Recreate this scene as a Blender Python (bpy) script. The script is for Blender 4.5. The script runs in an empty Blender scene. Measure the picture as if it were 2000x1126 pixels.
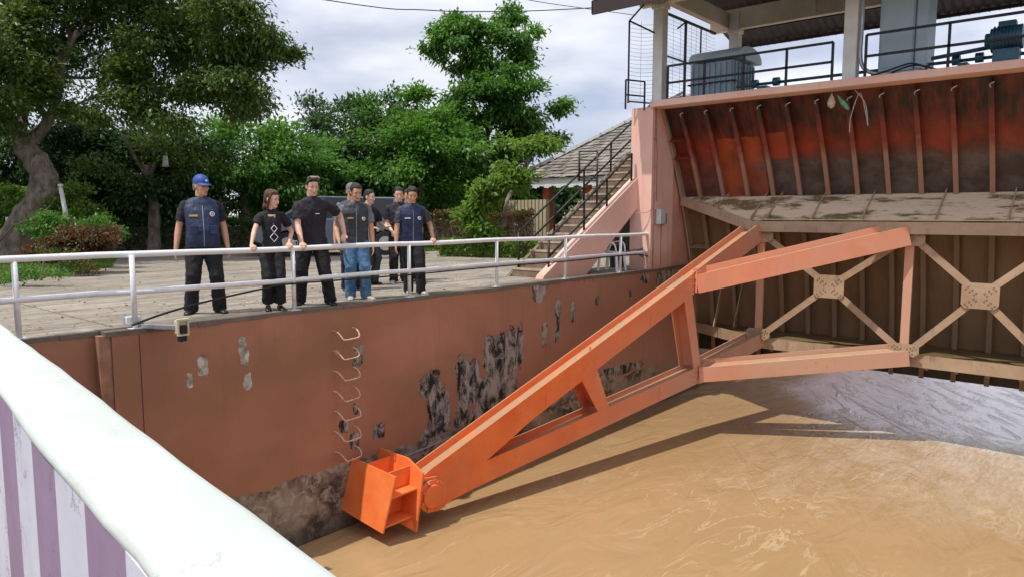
import bpy, math, random
import numpy as np
from mathutils import Vector, Matrix
R = math.radians
random.seed(7)
rng = np.random.default_rng(7)
S = bpy.context.scene
COL = S.collection

# ---------------------------------------------------------------- camera
F, YAW, PITCH, ROLL = 1409.3, 0.70553, 0.10276, 0.0006
CAM = Vector((0.0, -8.187, 1.260))
fw = Vector((math.cos(YAW)*math.cos(PITCH), math.sin(YAW)*math.cos(PITCH), -math.sin(PITCH)))
_r = Vector((math.sin(YAW), -math.cos(YAW), 0.0)); _u = _r.cross(fw)
c_, s_ = math.cos(ROLL), math.sin(ROLL)
rt = c_*_r + s_*_u; up = -s_*_r + c_*_u
cd = bpy.data.cameras.new('camera'); cam = bpy.data.objects.new('camera', cd); COL.objects.link(cam)
cd.sensor_width = 36; cd.lens = F/2000*36; cd.clip_start = .05; cd.clip_end = 3000
m = Matrix((rt, up, -fw)).transposed().to_4x4(); m.translation = CAM
cam.matrix_world = m
S.camera = cam

def ray(px, py):
    return fw + rt*((px-1000)/F) - up*((py-563)/F)
def gnd(px, py, z=0.0):
    d = ray(px, py); t = (z-CAM.z)/d.z
    return CAM + d*t
def at(px, py, depth):
    return CAM + ray(px, py)*depth

# ---------------------------------------------------------------- sky, sun, exposure
SUNV = Vector((0.45, -0.13, -1.0)).normalized()          # direction the light travels
el = math.asin(-SUNV.z)
W = bpy.data.worlds.new('World'); S.world = W; W.use_nodes = True
nt = W.node_tree; nt.nodes.clear()
def N(t, k, **kw):
    n = t.nodes.new(k)
    for a, b in kw.items(): setattr(n, a, b)
    return n
sky = N(nt, 'ShaderNodeTexSky', sky_type='NISHITA', sun_disc=False)
sky.sun_elevation = el; sky.sun_rotation = math.atan2(-SUNV.x, -SUNV.y)
bgs = N(nt, 'ShaderNodeBackground'); bgs.inputs[1].default_value = 0.085
nt.links.new(sky.outputs[0], bgs.inputs[0])
tc = N(nt, 'ShaderNodeTexCoord'); mp = N(nt, 'ShaderNodeMapping'); mp.inputs['Scale'].default_value = (1.0, 1.0, 3.2)
mp.inputs['Location'].default_value = (0.4, 1.3, 0.2)
nt.links.new(tc.outputs['Generated'], mp.inputs[0])
nz = N(nt, 'ShaderNodeTexNoise'); nz.inputs['Scale'].default_value = 2.3; nz.inputs['Detail'].default_value = 7; nz.inputs['Roughness'].default_value = .52
nt.links.new(mp.outputs[0], nz.inputs['Vector'])
cr = N(nt, 'ShaderNodeValToRGB'); cr.color_ramp.elements[0].position = .30; cr.color_ramp.elements[0].color = (.55,.55,.55,1)
cr.color_ramp.elements[1].position = .60; cr.color_ramp.elements[1].color = (1,1,1,1)
nt.links.new(nz.outputs[0], cr.inputs[0])
nz2 = N(nt, 'ShaderNodeTexNoise'); nz2.inputs['Scale'].default_value = 3.4; nz2.inputs['Detail'].default_value = 5
nt.links.new(mp.outputs[0], nz2.inputs['Vector'])
cc = N(nt, 'ShaderNodeValToRGB'); cc.color_ramp.elements[0].position = .32; cc.color_ramp.elements[0].color = (.40,.455,.59,1)
cc.color_ramp.elements[1].position = .66; cc.color_ramp.elements[1].color = (.86,.865,.91,1)
nt.links.new(nz2.outputs[0], cc.inputs[0])
bgc = N(nt, 'ShaderNodeBackground'); bgc.inputs[1].default_value = 1.42
nt.links.new(cc.outputs[0], bgc.inputs[0])
mx = N(nt, 'ShaderNodeMixShader'); wo = N(nt, 'ShaderNodeOutputWorld')
nt.links.new(cr.outputs[0], mx.inputs[0]); nt.links.new(bgs.outputs[0], mx.inputs[1]); nt.links.new(bgc.outputs[0], mx.inputs[2])
nt.links.new(mx.outputs[0], wo.inputs[0])
sl = bpy.data.lights.new('sun', 'SUN'); sl.energy = 3.6; sl.angle = R(.6); sl.color = (1, .95, .86)
so = bpy.data.objects.new('sun', sl); COL.objects.link(so)
so.rotation_euler = SUNV.to_track_quat('-Z', 'Y').to_euler(); so.location = (0, 0, 30)
S.view_settings.view_transform = 'Standard'; S.view_settings.look = 'None'
S.view_settings.exposure = 0.0; S.view_settings.gamma = 1

# ---------------------------------------------------------------- materials
def mat(name, col, rough=.6, metal=0., col2=None, ns=3., det=6, lo=.35, hi=.65, bump=0., bs=20., spec=None, sc=(1,1,1), coat=0):
    m = bpy.data.materials.new(name); m.use_nodes = True
    t = m.node_tree; b = t.nodes['Principled BSDF']
    b.inputs['Base Color'].default_value = (*col, 1); b.inputs['Roughness'].default_value = rough; b.inputs['Metallic'].default_value = metal
    if spec is not None: b.inputs['Specular IOR Level'].default_value = spec
    if coat: b.inputs['Coat Weight'].default_value = coat
    tc = N(t, 'ShaderNodeNewGeometry'); mp = N(t, 'ShaderNodeMapping'); mp.inputs['Scale'].default_value = sc
    t.links.new(tc.outputs['Position'], mp.inputs[0])
    m['_mp'] = mp.name
    if col2 is not None:
        n = N(t, 'ShaderNodeTexNoise'); n.inputs['Scale'].default_value = ns; n.inputs['Detail'].default_value = det; n.inputs['Roughness'].default_value = .62
        t.links.new(mp.outputs[0], n.inputs['Vector'])
        r = N(t, 'ShaderNodeMapRange'); r.inputs[1].default_value = lo; r.inputs[2].default_value = hi
        t.links.new(n.outputs[0], r.inputs[0])
        x = N(t, 'ShaderNodeMix', data_type='RGBA'); x.inputs[6].default_value = (*col, 1); x.inputs[7].default_value = (*col2, 1)
        t.links.new(r.outputs[0], x.inputs[0]); t.links.new(x.outputs[2], b.inputs['Base Color'])
    if bump:
        n = N(t, 'ShaderNodeTexNoise'); n.inputs['Scale'].default_value = bs; n.inputs['Detail'].default_value = 5
        t.links.new(mp.outputs[0], n.inputs['Vector'])
        bp = N(t, 'ShaderNodeBump'); bp.inputs['Strength'].default_value = min(1, bump); bp.inputs['Distance'].default_value = .02*max(1, bump)
        t.links.new(n.outputs[0], bp.inputs['Height']); t.links.new(bp.outputs[0], b.inputs['Normal'])
    return m

class G:
    """small helper to chain nodes"""
    def __init__(s, m): s.m = m; s.t = m.node_tree; s.b = s.t.nodes['Principled BSDF']; s.geo = N(s.t, 'ShaderNodeNewGeometry'); s.sep = None
    def L(s, a, b): s.t.links.new(a, b)
    def pos(s, scale=(1,1,1), loc=(0,0,0)):
        n = N(s.t, 'ShaderNodeMapping'); n.inputs['Scale'].default_value = scale; n.inputs['Location'].default_value = loc
        s.L(s.geo.outputs['Position'], n.inputs[0]); return n.outputs[0]
    def xyz(s, i):
        if s.sep is None:
            s.sep = N(s.t, 'ShaderNodeSeparateXYZ'); s.L(s.geo.outputs['Position'], s.sep.inputs[0])
        return s.sep.outputs[i]
    def noise(s, vec, scale, det=5, rough=.6, dist=0):
        n = N(s.t, 'ShaderNodeTexNoise'); n.inputs['Scale'].default_value = scale; n.inputs['Detail'].default_value = det
        n.inputs['Roughness'].default_value = rough; n.inputs['Distortion'].default_value = dist
        s.L(vec, n.inputs['Vector']); return n.outputs[0]
    def rng(s, v, a, b, c=0., d=1., smooth=False):
        n = N(s.t, 'ShaderNodeMapRange'); n.inputs[1].default_value = a; n.inputs[2].default_value = b; n.inputs[3].default_value = c; n.inputs[4].default_value = d
        if smooth: n.interpolation_type = 'SMOOTHSTEP'
        s.L(v, n.inputs[0]); return n.outputs[0]
    def math(s, op, a, b=None, c=None):
        n = N(s.t, 'ShaderNodeMath', operation=op)
        for i, v in enumerate((a, b, c)):
            if v is None: continue
            if isinstance(v, (int, float)): n.inputs[i].default_value = v
            else: s.L(v, n.inputs[i])
        return n.outputs[0]
    def mix(s, f, a, b):
        n = N(s.t, 'ShaderNodeMix', data_type='RGBA')
        for i, v in ((0, f), (6, a), (7, b)):
            if isinstance(v, tuple): n.inputs[i].default_value = (*v, 1)
            elif isinstance(v, (int, float)): n.inputs[i].default_value = v
            else: s.L(v, n.inputs[i])
        return n.outputs[2]
    def bump(s, h, strength=.5, dist=.02, prev=None):
        n = N(s.t, 'ShaderNodeBump'); n.inputs['Strength'].default_value = strength; n.inputs['Distance'].default_value = dist
        s.L(h, n.inputs['Height'])
        if prev is not None: s.L(prev, n.inputs['Normal'])
        return n.outputs[0]
    def out(s, col=None, rough=None, normal=None):
        if col is not None: s.L(col, s.b.inputs['Base Color'])
        if rough is not None:
            if isinstance(rough, (int, float)): s.b.inputs['Roughness'].default_value = rough
            else: s.L(rough, s.b.inputs['Roughness'])
        if normal is not None: s.L(normal, s.b.inputs['Normal'])
        return s.m
def newmat(name):
    m = bpy.data.materials.new(name); m.use_nodes = True
    return G(m)

M = {}
# --- terracotta painted lock wall with peeled, mouldy patches
g = newmat('wall_paint'); P1 = g.pos()
fine = g.noise(P1, 9, 6); big = g.noise(P1, .7, 4)
paint = g.mix(g.rng(big, .35, .65), (.36, .148, .082), (.44, .195, .118))
paint = g.mix(g.rng(g.noise(g.pos((.6, 1, 1), (9, 0, 0)), .9, 5, .55), .42, .62, 0, .65), paint, (.255, .125, .07))
paint = g.mix(g.rng(g.xyz(0), 7, 13, 0, .4), paint, (.45, .235, .165))
paint = g.mix(g.rng(g.noise(g.pos((3.5, 1, .35)), 1.6, 5), .55, .75, 0, .45), paint, (.27, .12, .075))
paint = g.mix(g.rng(g.noise(P1, 30, 3), .66, .72, 0, .5), paint, (.42, .24, .17))
# list of peeled patches: x, z, half width, half height
patches = [(4.00,-.52,.07,.13),(4.52,-.40,.06,.20),(4.56,-.78,.055,.11),(3.84,-.66,.04,.10),(7.75,-2.2,.34,.16),(8.6,-2.12,.5,.16),(12.6,-2.1,1.6,.12),
 (7.62,-1.42,.22,.24),(7.80,-1.9,.27,.42),(8.5,-1.55,.28,.45),(9.15,-1.25,.3,.42),(9.7,-1.12,.22,.4),(9.2,-1.75,.6,.35),(10.55,-1.0,.08,.22),
 (10.95,-.75,.09,.38),(11.45,-.62,.06,.2),(12.3,-.5,.07,.10),(6.2,-1.50,.05,.10),(5.98,-1.72,.08,.10),(6.15,-1.95,.09,.12),(5.9,-.62,.04,.04),(6.25,-.72,.09,.16),(6.6,-1.9,.13,.12),(13.6,-.45,.05,.1),(10.4,-.2,.2,.16),(15.2,-.2,.5,.16),(14.2,-.18,.2,.12)]
acc = None
wob = g.math('MULTIPLY', g.math('SUBTRACT', g.noise(P1, 2.6, 8, .72), .5), 5.2)
X, Z = g.xyz(0), g.xyz(2)
for (px, pz, a, b) in patches:
    dx = g.math('DIVIDE', g.math('SUBTRACT', X, px), a); dz = g.math('DIVIDE', g.math('SUBTRACT', Z, pz), b)
    d = g.math('POWER', g.math('ADD', g.math('POWER', g.math('ABSOLUTE', dx), 4.), g.math('POWER', g.math('ABSOLUTE', dz), 4.)), .25)
    v = g.math('SUBTRACT', 1.0, d)
    acc = v if acc is None else g.math('MAXIMUM', acc, v)
pm = g.rng(g.math('ADD', acc, g.math('MULTIPLY', wob, .50)), .0, .07)
mould = g.mix(g.rng(g.noise(g.pos((2.2, 1, 1.0)), 2.6, 9, .76, .5), .44, .56), (.014, .012, .011), (.40, .34, .285))
mould_l = g.mix(g.rng(g.noise(P1, 7, 6), .42, .62), (.62, .57, .50), (.20, .16, .13))
pc = g.mix(g.rng(X, 4.9, 5.6), mould_l, mould)
col = g.mix(pm, paint, pc)
# raw concrete band along the waterline with ragged upper edge
bz = g.math('ADD', Z, g.math('MULTIPLY', g.math('SUBTRACT', g.noise(P1, 1.4, 6, .65), .5), .28))
bm_ = g.rng(bz, -2.245, -2.225, 1, 0)
conc = g.mix(g.rng(g.noise(P1, 1.7, 8, .68), .42, .56), (.045, .038, .03), (.30, .235, .18))
conc = g.mix(g.rng(g.noise(P1, 5, 8, .7, 1), .5, .6, 0, .8), conc, (.42, .37, .31))
conc = g.mix(g.rng(X, 14, 15.5), conc, (.33, .22, .13))
conc = g.mix(g.rng(g.math('ADD', Z, g.math('MULTIPLY', g.noise(P1, 1.2, 4), .5)), -2.5, -2.95, 0, .85), conc, (.05, .04, .028))
col = g.mix(bm_, col, conc)
# dark damp streaks below the coping
tz = g.rng(g.math('ADD', Z, g.math('MULTIPLY', g.noise(g.pos((6, 1, .5)), 1.5, 6, .7), .38)), .12, .2, 0, .85)
tz = g.math('MULTIPLY', tz, g.rng(X, 8.5, 11.5, .15, 1))
col = g.mix(tz, col, (.05, .035, .028))
# horizontal lift line
hgt = g.math('ADD', g.math('MULTIPLY', pm, -.8), g.math('MULTIPLY', g.noise(P1, 22, 6), .35))
hgt = g.math('ADD', hgt, g.math('MULTIPLY', g.noise(P1, 1.1, 3), 1.6))
M['wall'] = g.out(col, g.rng(pm, 0, 1, .55, .9), g.bump(hgt, .55, .02))

# --- concrete apron
g = newmat('apron_concrete'); P1 = g.pos()
c = g.mix(g.rng(g.noise(P1, .55, 5), .35, .65), (.255, .218, .175), (.37, .325, .265))
c = g.mix(g.rng(g.noise(g.pos((.35, 2.6, 1)), 1.5, 8, .68), .47, .6, 0, .85), c, (.17, .14, .11))
c = g.mix(g.rng(g.noise(g.pos((.5, 3.6, 1)), 2.5, 7, .7), .54, .66, 0, .6), c, (.58, .53, .45))
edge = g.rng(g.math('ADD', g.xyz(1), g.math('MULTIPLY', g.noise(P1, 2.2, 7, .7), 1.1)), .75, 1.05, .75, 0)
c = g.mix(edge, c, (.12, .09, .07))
c = g.mix(g.rng(g.noise(P1, 45, 3), .6, .75, 0, .5), c, (.16, .13, .1))
ck = g.math('ABSOLUTE', g.math('SUBTRACT', g.noise(g.pos((.5, 1, 1), (7, 3, 0)), .9, 8, .62, .9), .5)); c = g.mix(g.math('MULTIPLY', g.rng(ck, 0, .0045, 1, 0), .8), c, (.07, .055, .04))
M['apron'] = g.out(c, .85, g.bump(g.math('ADD', g.noise(g.pos((.6, 3, 1)), 4, 8, .7), g.math('MULTIPLY', g.noise(P1, 40, 4), .3)), .7, .03))
M['apron_joint'] = mat('apron_joint', (.11, .09, .07), .95)
M['road'] = mat('asphalt', (.075, .072, .07), .9, col2=(.05, .05, .05), ns=20, bump=.3, bs=60)
M['soil'] = mat('soil', (.09,.14,.035), .95, col2=(.06, .08, .03), ns=2, bump=.5, bs=20)

# --- muddy river
g = newmat('river_water'); P1 = g.pos()
flow = g.noise(g.pos((1, 1, 1)), .16, 4, .5, .6)
wc = g.mix(g.rng(flow, .35, .65), (.375, .238, .115), (.43, .285, .145))
# swirl lines: thin silt and foam threads carried by the current
def threads(scale, warp, w, loc):
    v = g.pos((.5, 1.15, 1), loc)
    wn = N(g.t, 'ShaderNodeTexNoise'); wn.inputs['Scale'].default_value = .55; wn.inputs['Detail'].default_value = 5
    g.L(v, wn.inputs['Vector'])
    add = N(g.t, 'ShaderNodeVectorMath', operation='MULTIPLY_ADD'); g.L(wn.outputs['Color'], add.inputs[0]); add.inputs[1].default_value = (warp, warp, 0); g.L(v, add.inputs[2])
    n = g.noise(add.outputs[0], scale, 5, .6, .9)
    return g.rng(g.math('ABSOLUTE', g.math('SUBTRACT', n, .5)), 0, w, 1, 0)
th = threads(.9, 2.2, .013, (0, 0, 0))
mask = g.rng(g.noise(P1, .45, 4), .45, .62)
wc = g.mix(g.math('MULTIPLY', g.math('MULTIPLY', th, mask), .5), wc, (.70, .53, .34))
# aerated band of current leaving the gate
cur = g.math('MULTIPLY', g.rng(g.xyz(1), -2.2, -4.0), g.rng(g.math('ADD', g.xyz(0), g.math('MULTIPLY', g.xyz(1), .35)), 8.4, 11.6))
foam = g.math('MULTIPLY', cur, g.rng(g.noise(g.pos((.8, 2.2, 1)), 1.0, 8, .68, 1.2), .40, .66))
wc = g.mix(g.math('MULTIPLY', foam, .5), wc, (.62, .49, .37))
sky_refl = g.math('ADD', g.math('SUBTRACT', g.math('ADD', g.xyz(0), g.math('MULTIPLY', g.xyz(1), .13)), g.math('MULTIPLY', g.math('MAXIMUM', g.math('ADD', g.xyz(1), 4.2), 0.), 1.0)), g.math('MULTIPLY', g.math('SUBTRACT', g.noise(g.pos((.6, 1.4, 1)), .9, 7, .65, 1.2), .5), 2.6))  # lilac patch: sky reflection under the gate, painted into the water colour
sky_refl = g.math('MULTIPLY', g.rng(sky_refl, 14.6, 16.2, smooth=True), g.rng(g.math('ADD', g.xyz(1), g.math('MULTIPLY', g.math('SUBTRACT', g.noise(P1, .9, 6, .65), .5), 2.2)), -1.3, -2.3))
wc = g.mix(g.math('MULTIPLY', sky_refl, .93), wc, (.88, .81, .84))
rip = g.math('ADD', g.math('MULTIPLY', g.noise(g.pos((.55, 1.2, 1)), 1.1, 3, .5, 1.6), 1.1), g.math('MULTIPLY', g.noise(g.pos((1.5, 4.6, 1)), 2.6, 4, .55, 1.0), g.math('ADD', g.math('MULTIPLY', cur, .6), .05)))
g.L(g.rng(sky_refl, 0, 1, 1.4, 2.4), g.b.inputs['IOR'])
rip = g.math('MULTIPLY', rip, g.rng(sky_refl, 0, 1, 1, .30))
rm = N(g.t, 'ShaderNodeMapping'); rm.vector_type = 'TEXTURE'; rm.inputs['Rotation'].default_value = (0, 0, R(38)); rm.inputs['Scale'].default_value = (1.9, .42, 1)
g.L(g.geo.outputs['Position'], rm.inputs[0])
dash = g.noise(rm.outputs[0], 1.15, 5, .58, 1.3)
dash = g.math('MULTIPLY', g.math('POWER', g.rng(dash, .5, .74), 1.4), g.math('ADD', g.math('ADD', g.math('MULTIPLY', sky_refl, .55), g.math('MULTIPLY', cur, .42)), .03))
rip = g.math('ADD', rip, g.math('MULTIPLY', dash, 1.5))
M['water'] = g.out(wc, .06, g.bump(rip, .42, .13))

# --- orange arm paint: mud towards the gate
def arm_mat(name, base, base2):
    g = newmat(name); P1 = g.pos()
    c = g.mix(g.rng(g.noise(P1, 2.2, 5), .35, .65), base, base2)
    v = g.math('ADD', g.xyz(0), g.math('MULTIPLY', g.math('SUBTRACT', g.noise(P1, 1.2, 5), .5), 3.4))
    v = g.math('SUBTRACT', v, g.math('MULTIPLY', g.xyz(2), .9))
    c = g.mix(g.rng(v, 10.6, 15.4, 0, .90), c, (.56, .35, .25))
    up_ = N(g.t, 'ShaderNodeSeparateXYZ'); g.L(g.geo.outputs['Normal'], up_.inputs[0])
    dirt = g.math('MULTIPLY', g.rng(up_.outputs[2], .55, .8), g.rng(g.noise(P1, 4, 6), .3, .5, .35, .95))
    c = g.mix(dirt, c, (.40, .27, .16))
    c = g.mix(g.rng(g.noise(g.pos((2, 2, 2)), 6, 7, .7), .63, .70, 0, .55), c, (.26, .07, .03))
    c = g.mix(g.rng(g.noise(P1, .9, 6, .6), .52, .7, 0, .45), c, (.62, .22, .11))
    return g.out(c, g.rng(g.noise(P1, 3, 4), .3, .7, .38, .6), g.bump(g.noise(P1, 25, 4), .2, .006))
M['orange'] = arm_mat('orange_paint', (.84, .15, .032), (.93, .21, .055))
M['orange_block'] = mat('orange_bracket_paint', (.80, .15, .032), .42, col2=(.92, .24, .07), ns=1.6, bump=.12, bs=12)
M['cream'] = mat('sunlit_cream', (.66, .53, .36), .9, col2=(.5, .38, .25), ns=5)  # cream stands in for sunlight on edges and in troughs

# --- muddy steel, upper rust steel
g = newmat('muddy_steel'); P1 = g.pos()
c = g.mix(g.rng(g.noise(P1, 1.6, 7, .65), .35, .65), (.36, .24, .15), (.48, .34, .225))
c = g.mix(g.rng(g.noise(g.pos((2, 2, .4)), 2.4, 6, .7), .56, .7, 0, .6), c, (.13, .08, .05))
c = g.mix(g.rng(g.noise(P1, 7, 6), .64, .7, 0, .5), c, (.42, .13, .06))
M['mud'] = g.out(c, .72, g.bump(g.noise(P1, 18, 5), .3, .01))
g = newmat('girder_top_mud'); P1 = g.pos()
c = g.mix(g.rng(g.noise(g.pos((2.4, .55, 1)), 1.7, 7, .66), .49, .56), (.68, .53, .38), (.17, .115, .055))
c = g.mix(g.rng(g.noise(P1, 9, 6), .55, .68, 0, .6), c, (.56, .46, .33))
M['mudtop'] = g.out(c, .85, g.bump(g.noise(P1, 10, 6), .5, .02))
g = newmat('wet_mud_shelf'); P1 = g.pos()
c = g.mix(g.rng(g.noise(P1, 2.4, 6), .4, .6), (.13, .085, .035), (.19, .13, .06))
M['wetmud'] = g.out(c, .5, g.bump(g.noise(P1, 14, 6), .6, .02))

g = newmat('skin_plate'); P1 = g.pos(); Z = g.xyz(2); Y = g.xyz(1)
nzz = g.math('SUBTRACT', g.noise(g.pos((1, 1.2, .7)), 1.8, 7, .68), .5)
zz = g.math('ADD', Z, g.math('MULTIPLY', nzz, .9))
red = g.mix(g.rng(g.noise(g.pos((1, 1.4, 1)), 1.1, 6, .6), .36, .6), (.13, .020, .011), (.37, .046, .015))
dark = g.mix(g.rng(g.noise(g.pos((1, 3, .6)), 2.2, 6, .7), .4, .65), (.018, .010, .009), (.16, .024, .014))
grey = g.mix(g.rng(g.noise(g.pos((1, 1, 1.4)), 1.6, 7, .7), .42, .6), (.075, .05, .043), (.15, .108, .09))
mud = g.mix(g.rng(g.noise(g.pos((1, 1, .5)), 1.3, 7, .7), .3, .7), (.19, .105, .048), (.27, .165, .085))
c = g.mix(g.rng(zz, 2.62, 3.15), red, dark)
c2 = g.mix(g.rng(zz, 1.95, 2.25), mud, grey)
gm = g.mix(g.rng(g.noise(g.pos((1, .5, .2), (3, 0, 0)), 1.3, 3), .55, .75), grey, red)
lowr = g.mix(g.rng(Y, -1.6, -2.1), g.mix(.5, red, grey), gm)
c = g.mix(g.rng(g.math('ADD', Z, g.math('MULTIPLY', nzz, .35)), 2.62, 2.32), c, lowr)
c = g.mix(g.rng(Z, 1.6, 1.5), c, mud)
c = g.mix(g.rng(Z, -1.42, -1.5), c, (.030, .020, .013))  # shade below the lower girder painted into the plate colour
# brighter orange panels near the wall end
op = g.math('MULTIPLY', g.math('MULTIPLY', g.rng(Y, -2.08, -2.06), g.rng(Y, -1.02, -1.04)), g.math('MULTIPLY', g.rng(g.math('ADD', Z, g.math('MULTIPLY', nzz, .25)), 2.92, 2.9), g.rng(Z, 1.62, 1.63)))
c = g.mix(g.math('MULTIPLY', op, g.rng(g.noise(P1, 2, 6), .35, .6, .15, .8)), c, (.52, .10, .025))
op = g.math('MULTIPLY', g.math('MULTIPLY', g.rng(Y, -2.62, -2.60), g.rng(Y, -2.10, -2.12)), g.math('MULTIPLY', g.rng(g.math('ADD', Z, g.math('MULTIPLY', nzz, .25)), 2.97, 2.94), g.rng(Z, 2.42, 2.44)))
c = g.mix(g.math('MULTIPLY', op, .6), c, (.52, .08, .025))
M['skin'] = g.out(c, g.rng(g.noise(P1, 3, 5), .3, .7, .35, .65), g.bump(g.noise(P1, 9, 6), .35, .015))

g = newmat('rib_steel'); P1 = g.pos(); Z = g.xyz(2)
zz = g.math('ADD', Z, g.math('MULTIPLY', g.math('SUBTRACT', g.noise(P1, 4, 6), .5), .7))
c = g.mix(g.rng(zz, 2.3, 2.7), (.36, .19, .125), (.24, .045, .025))
c = g.mix(g.rng(zz, 2.95, 3.25), c, (.07, .03, .022))
c = g.mix(g.rng(Z, 1.5, 1.4), c, (.27, .18, .11))
M['rib'] = g.out(c, .65, g.bump(g.noise(P1, 18, 5), .3, .01))

# --- other paints
def pink_mat():
    g = newmat('pink_plaster'); P1 = g.pos()
    c = g.mix(g.rng(g.noise(P1, .8, 5), .35, .65), (.80, .47, .385), (.86, .56, .475))
    st = g.rng(g.noise(g.pos((3, 3, .25)), 2.2, 6, .7), .54, .72, 0, .5)
    c = g.mix(st, c, (.62, .35, .28))
    c = g.mix(g.rng(g.noise(P1, 14, 6, .7), .66, .72, 0, .5), c, (.42, .27, .22))
    low = g.math('MULTIPLY', g.rng(g.math('ADD', g.xyz(2), g.math('MULTIPLY', g.noise(P1, 2.5, 6), .5)), .75, .25), .6)
    c = g.mix(low, c, (.50, .27, .17))
    return g.out(c, .75, g.bump(g.noise(P1, 12, 6), .3, .012))
M['pink'] = pink_mat()
M['pink_dark'] = mat('pink_plaster_recess', (.72,.38,.29), .75, col2=(.62,.30,.22), ns=2, bump=.2, bs=12)
M['white_rail'] = mat('white_rail_paint', (.78, .79, .80), .45, col2=(.60, .60, .60), ns=9, lo=.55, hi=.75, bump=.08)
M['black'] = mat('black_paint', (.008, .008, .010), .5, col2=(.03, .02, .016), ns=12, lo=.6, hi=.75)
M['cable'] = mat('black_cable', (.012, .012, .012), .6)
M['step'] = mat('step_concrete', (.26, .19, .125), .9, col2=(.14, .10, .07), ns=4, bump=.4, bs=30)
M['nosing'] = mat('step_nosing', (.55, .42, .30), .9, col2=(.36, .27, .19), ns=9)
M['col'] = mat('white_column_paint', (.84,.82,.82), .6, col2=(.70,.68,.66), ns=3, bump=.1)
M['beam'] = mat('beige_beam_paint', (.78,.68,.55), .65, col2=(.64,.55,.43), ns=2, bump=.1)
M['roofin'] = mat('roof_sheet_underside', (.05, .04, .036), .7, col2=(.03, .024, .02), ns=2)
M['fascia'] = mat('fascia_brown', (.035, .017, .015), .5)
M['silver'] = mat('galvanised', (.52, .53, .55), .4, .6, col2=(.38, .39, .41), ns=6)
M['ash'] = mat('weathered_white', (.60, .59, .56), .6, col2=(.38, .36, .33), ns=9)
M['blue_grey'] = mat('blue_grey_tank', (.36,.48,.58), .4, col2=(.25,.36,.46), ns=3, bump=.1)
M['lid'] = mat('tank_lid', (.58,.68,.76), .4, col2=(.44,.54,.62), ns=3)
M['cabinet'] = mat('pale_blue_steel', (.48,.61,.71), .45, col2=(.42,.54,.64), ns=1.5)
M['motor'] = mat('motor_blue', (.035, .12, .21), .4, col2=(.02, .07, .12), ns=8)
M['rubber'] = mat('rubber', (.02, .02, .02), .8)
M['conduit'] = mat('conduit', (.45, .25, .20), .6)

g = newmat('parapet_cap_paint'); P1 = g.pos()
c = g.mix(g.rng(g.noise(P1, 2.2, 5), .35, .65), (.53, .575, .54), (.59, .635, .60))
c = g.mix(g.rng(g.noise(P1, 6, 7, .7), .62, .70, 0, .4), c, (.44, .47, .44))
c = g.mix(g.rng(g.noise(P1, 38, 2), .785, .80, 0, .8), c, (.22, .18, .16))
cn = g.math('ABSOLUTE', g.math('SUBTRACT', g.noise(P1, 2.1, 9, .7, .6), .5)); c = g.mix(g.math('MULTIPLY', g.rng(cn, 0, .006, 1, 0), g.rng(g.noise(P1, 3.3, 3), .52, .6, 0, .55)), c, (.16, .15, .14))
st_ = g.rng(g.noise(g.pos((2.4, .9, 1), (4, 0, 0)), 2.4, 8, .72), .52, .74, 0, .42); c = g.mix(st_, c, (.36, .36, .31))
M['cap'] = g.out(c, .78, g.bump(g.math('ADD', g.noise(P1, 5, 4), g.math('MULTIPLY', g.noise(P1, 60, 4), .12)), .35, .012))
def stripe_mat(name, a, b, crk):
    g = newmat(name); P1 = g.pos()
    c = g.mix(g.rng(g.noise(P1, 3, 5), .35, .65), a, b)
    n = g.noise(P1, 5, 9, .72, .8)
    ln = g.rng(g.math('ABSOLUTE', g.math('SUBTRACT', n, .5)), 0, .018, 1, 0)
    ms = g.rng(g.noise(P1, 4.2, 5), .53, .62)
    cm = g.math('MULTIPLY', ln, ms)
    c = g.mix(g.math('MULTIPLY', cm, crk), c, (.07, .07, .07))
    return g.out(c, .6, g.bump(g.math('ADD', g.math('MULTIPLY', cm, -1), g.math('MULTIPLY', g.noise(P1, 30, 4), .2)), .5, .01))
M['stripe_w'] = stripe_mat('parapet_white', (.70, .69, .77), (.62, .61, .70), .95)
M['stripe_p'] = stripe_mat('parapet_purple', (.31, .21, .315), (.36, .25, .36), .25)

def bark_mat(name, a, b):
    g = newmat(name); P1 = g.pos((1, 1, .35))
    n = g.noise(P1, 7, 8, .7, .8)
    c = g.mix(g.rng(n, .38, .62), a, b)
    return g.out(c, .9, g.bump(n, 1.0, .06))
M['bark'] = bark_mat('bark', (.10, .075, .058), (.30, .235, .19))
def leaf_mat(name, a, b, c3, tr=.35):
    m = bpy.data.materials.new(name); m.use_nodes = True; t = m.node_tree
    bs = t.nodes['Principled BSDF']; out = t.nodes['Material Output']
    at_ = N(t, 'ShaderNodeAttribute'); at_.attribute_name = 'tint'
    r = N(t, 'ShaderNodeValToRGB'); e = r.color_ramp.elements
    e[0].color = (*a, 1); e[1].color = (*c3, 1); e.new(.5).color = (*b, 1)
    t.links.new(at_.outputs['Fac'], r.inputs[0]); t.links.new(r.outputs[0], bs.inputs['Base Color'])
    bs.inputs['Roughness'].default_value = .45
    tl = N(t, 'ShaderNodeBsdfTranslucent'); hs = N(t, 'ShaderNodeHueSaturation'); hs.inputs['Value'].default_value = 1.5; hs.inputs['Hue'].default_value = .485
    t.links.new(r.outputs[0], hs.inputs['Color']); t.links.new(hs.outputs[0], tl.inputs[0])
    mx = N(t, 'ShaderNodeMixShader'); mx.inputs[0].default_value = tr
    t.links.new(bs.outputs[0], mx.inputs[1]); t.links.new(tl.outputs[0], mx.inputs[2]); t.links.new(mx.outputs[0], out.inputs[0])
    return m
M['leaf_olive'] = leaf_mat('leaf_olive', (.036,.080,.018), (.078,.142,.026), (.20,.26,.045))
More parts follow.
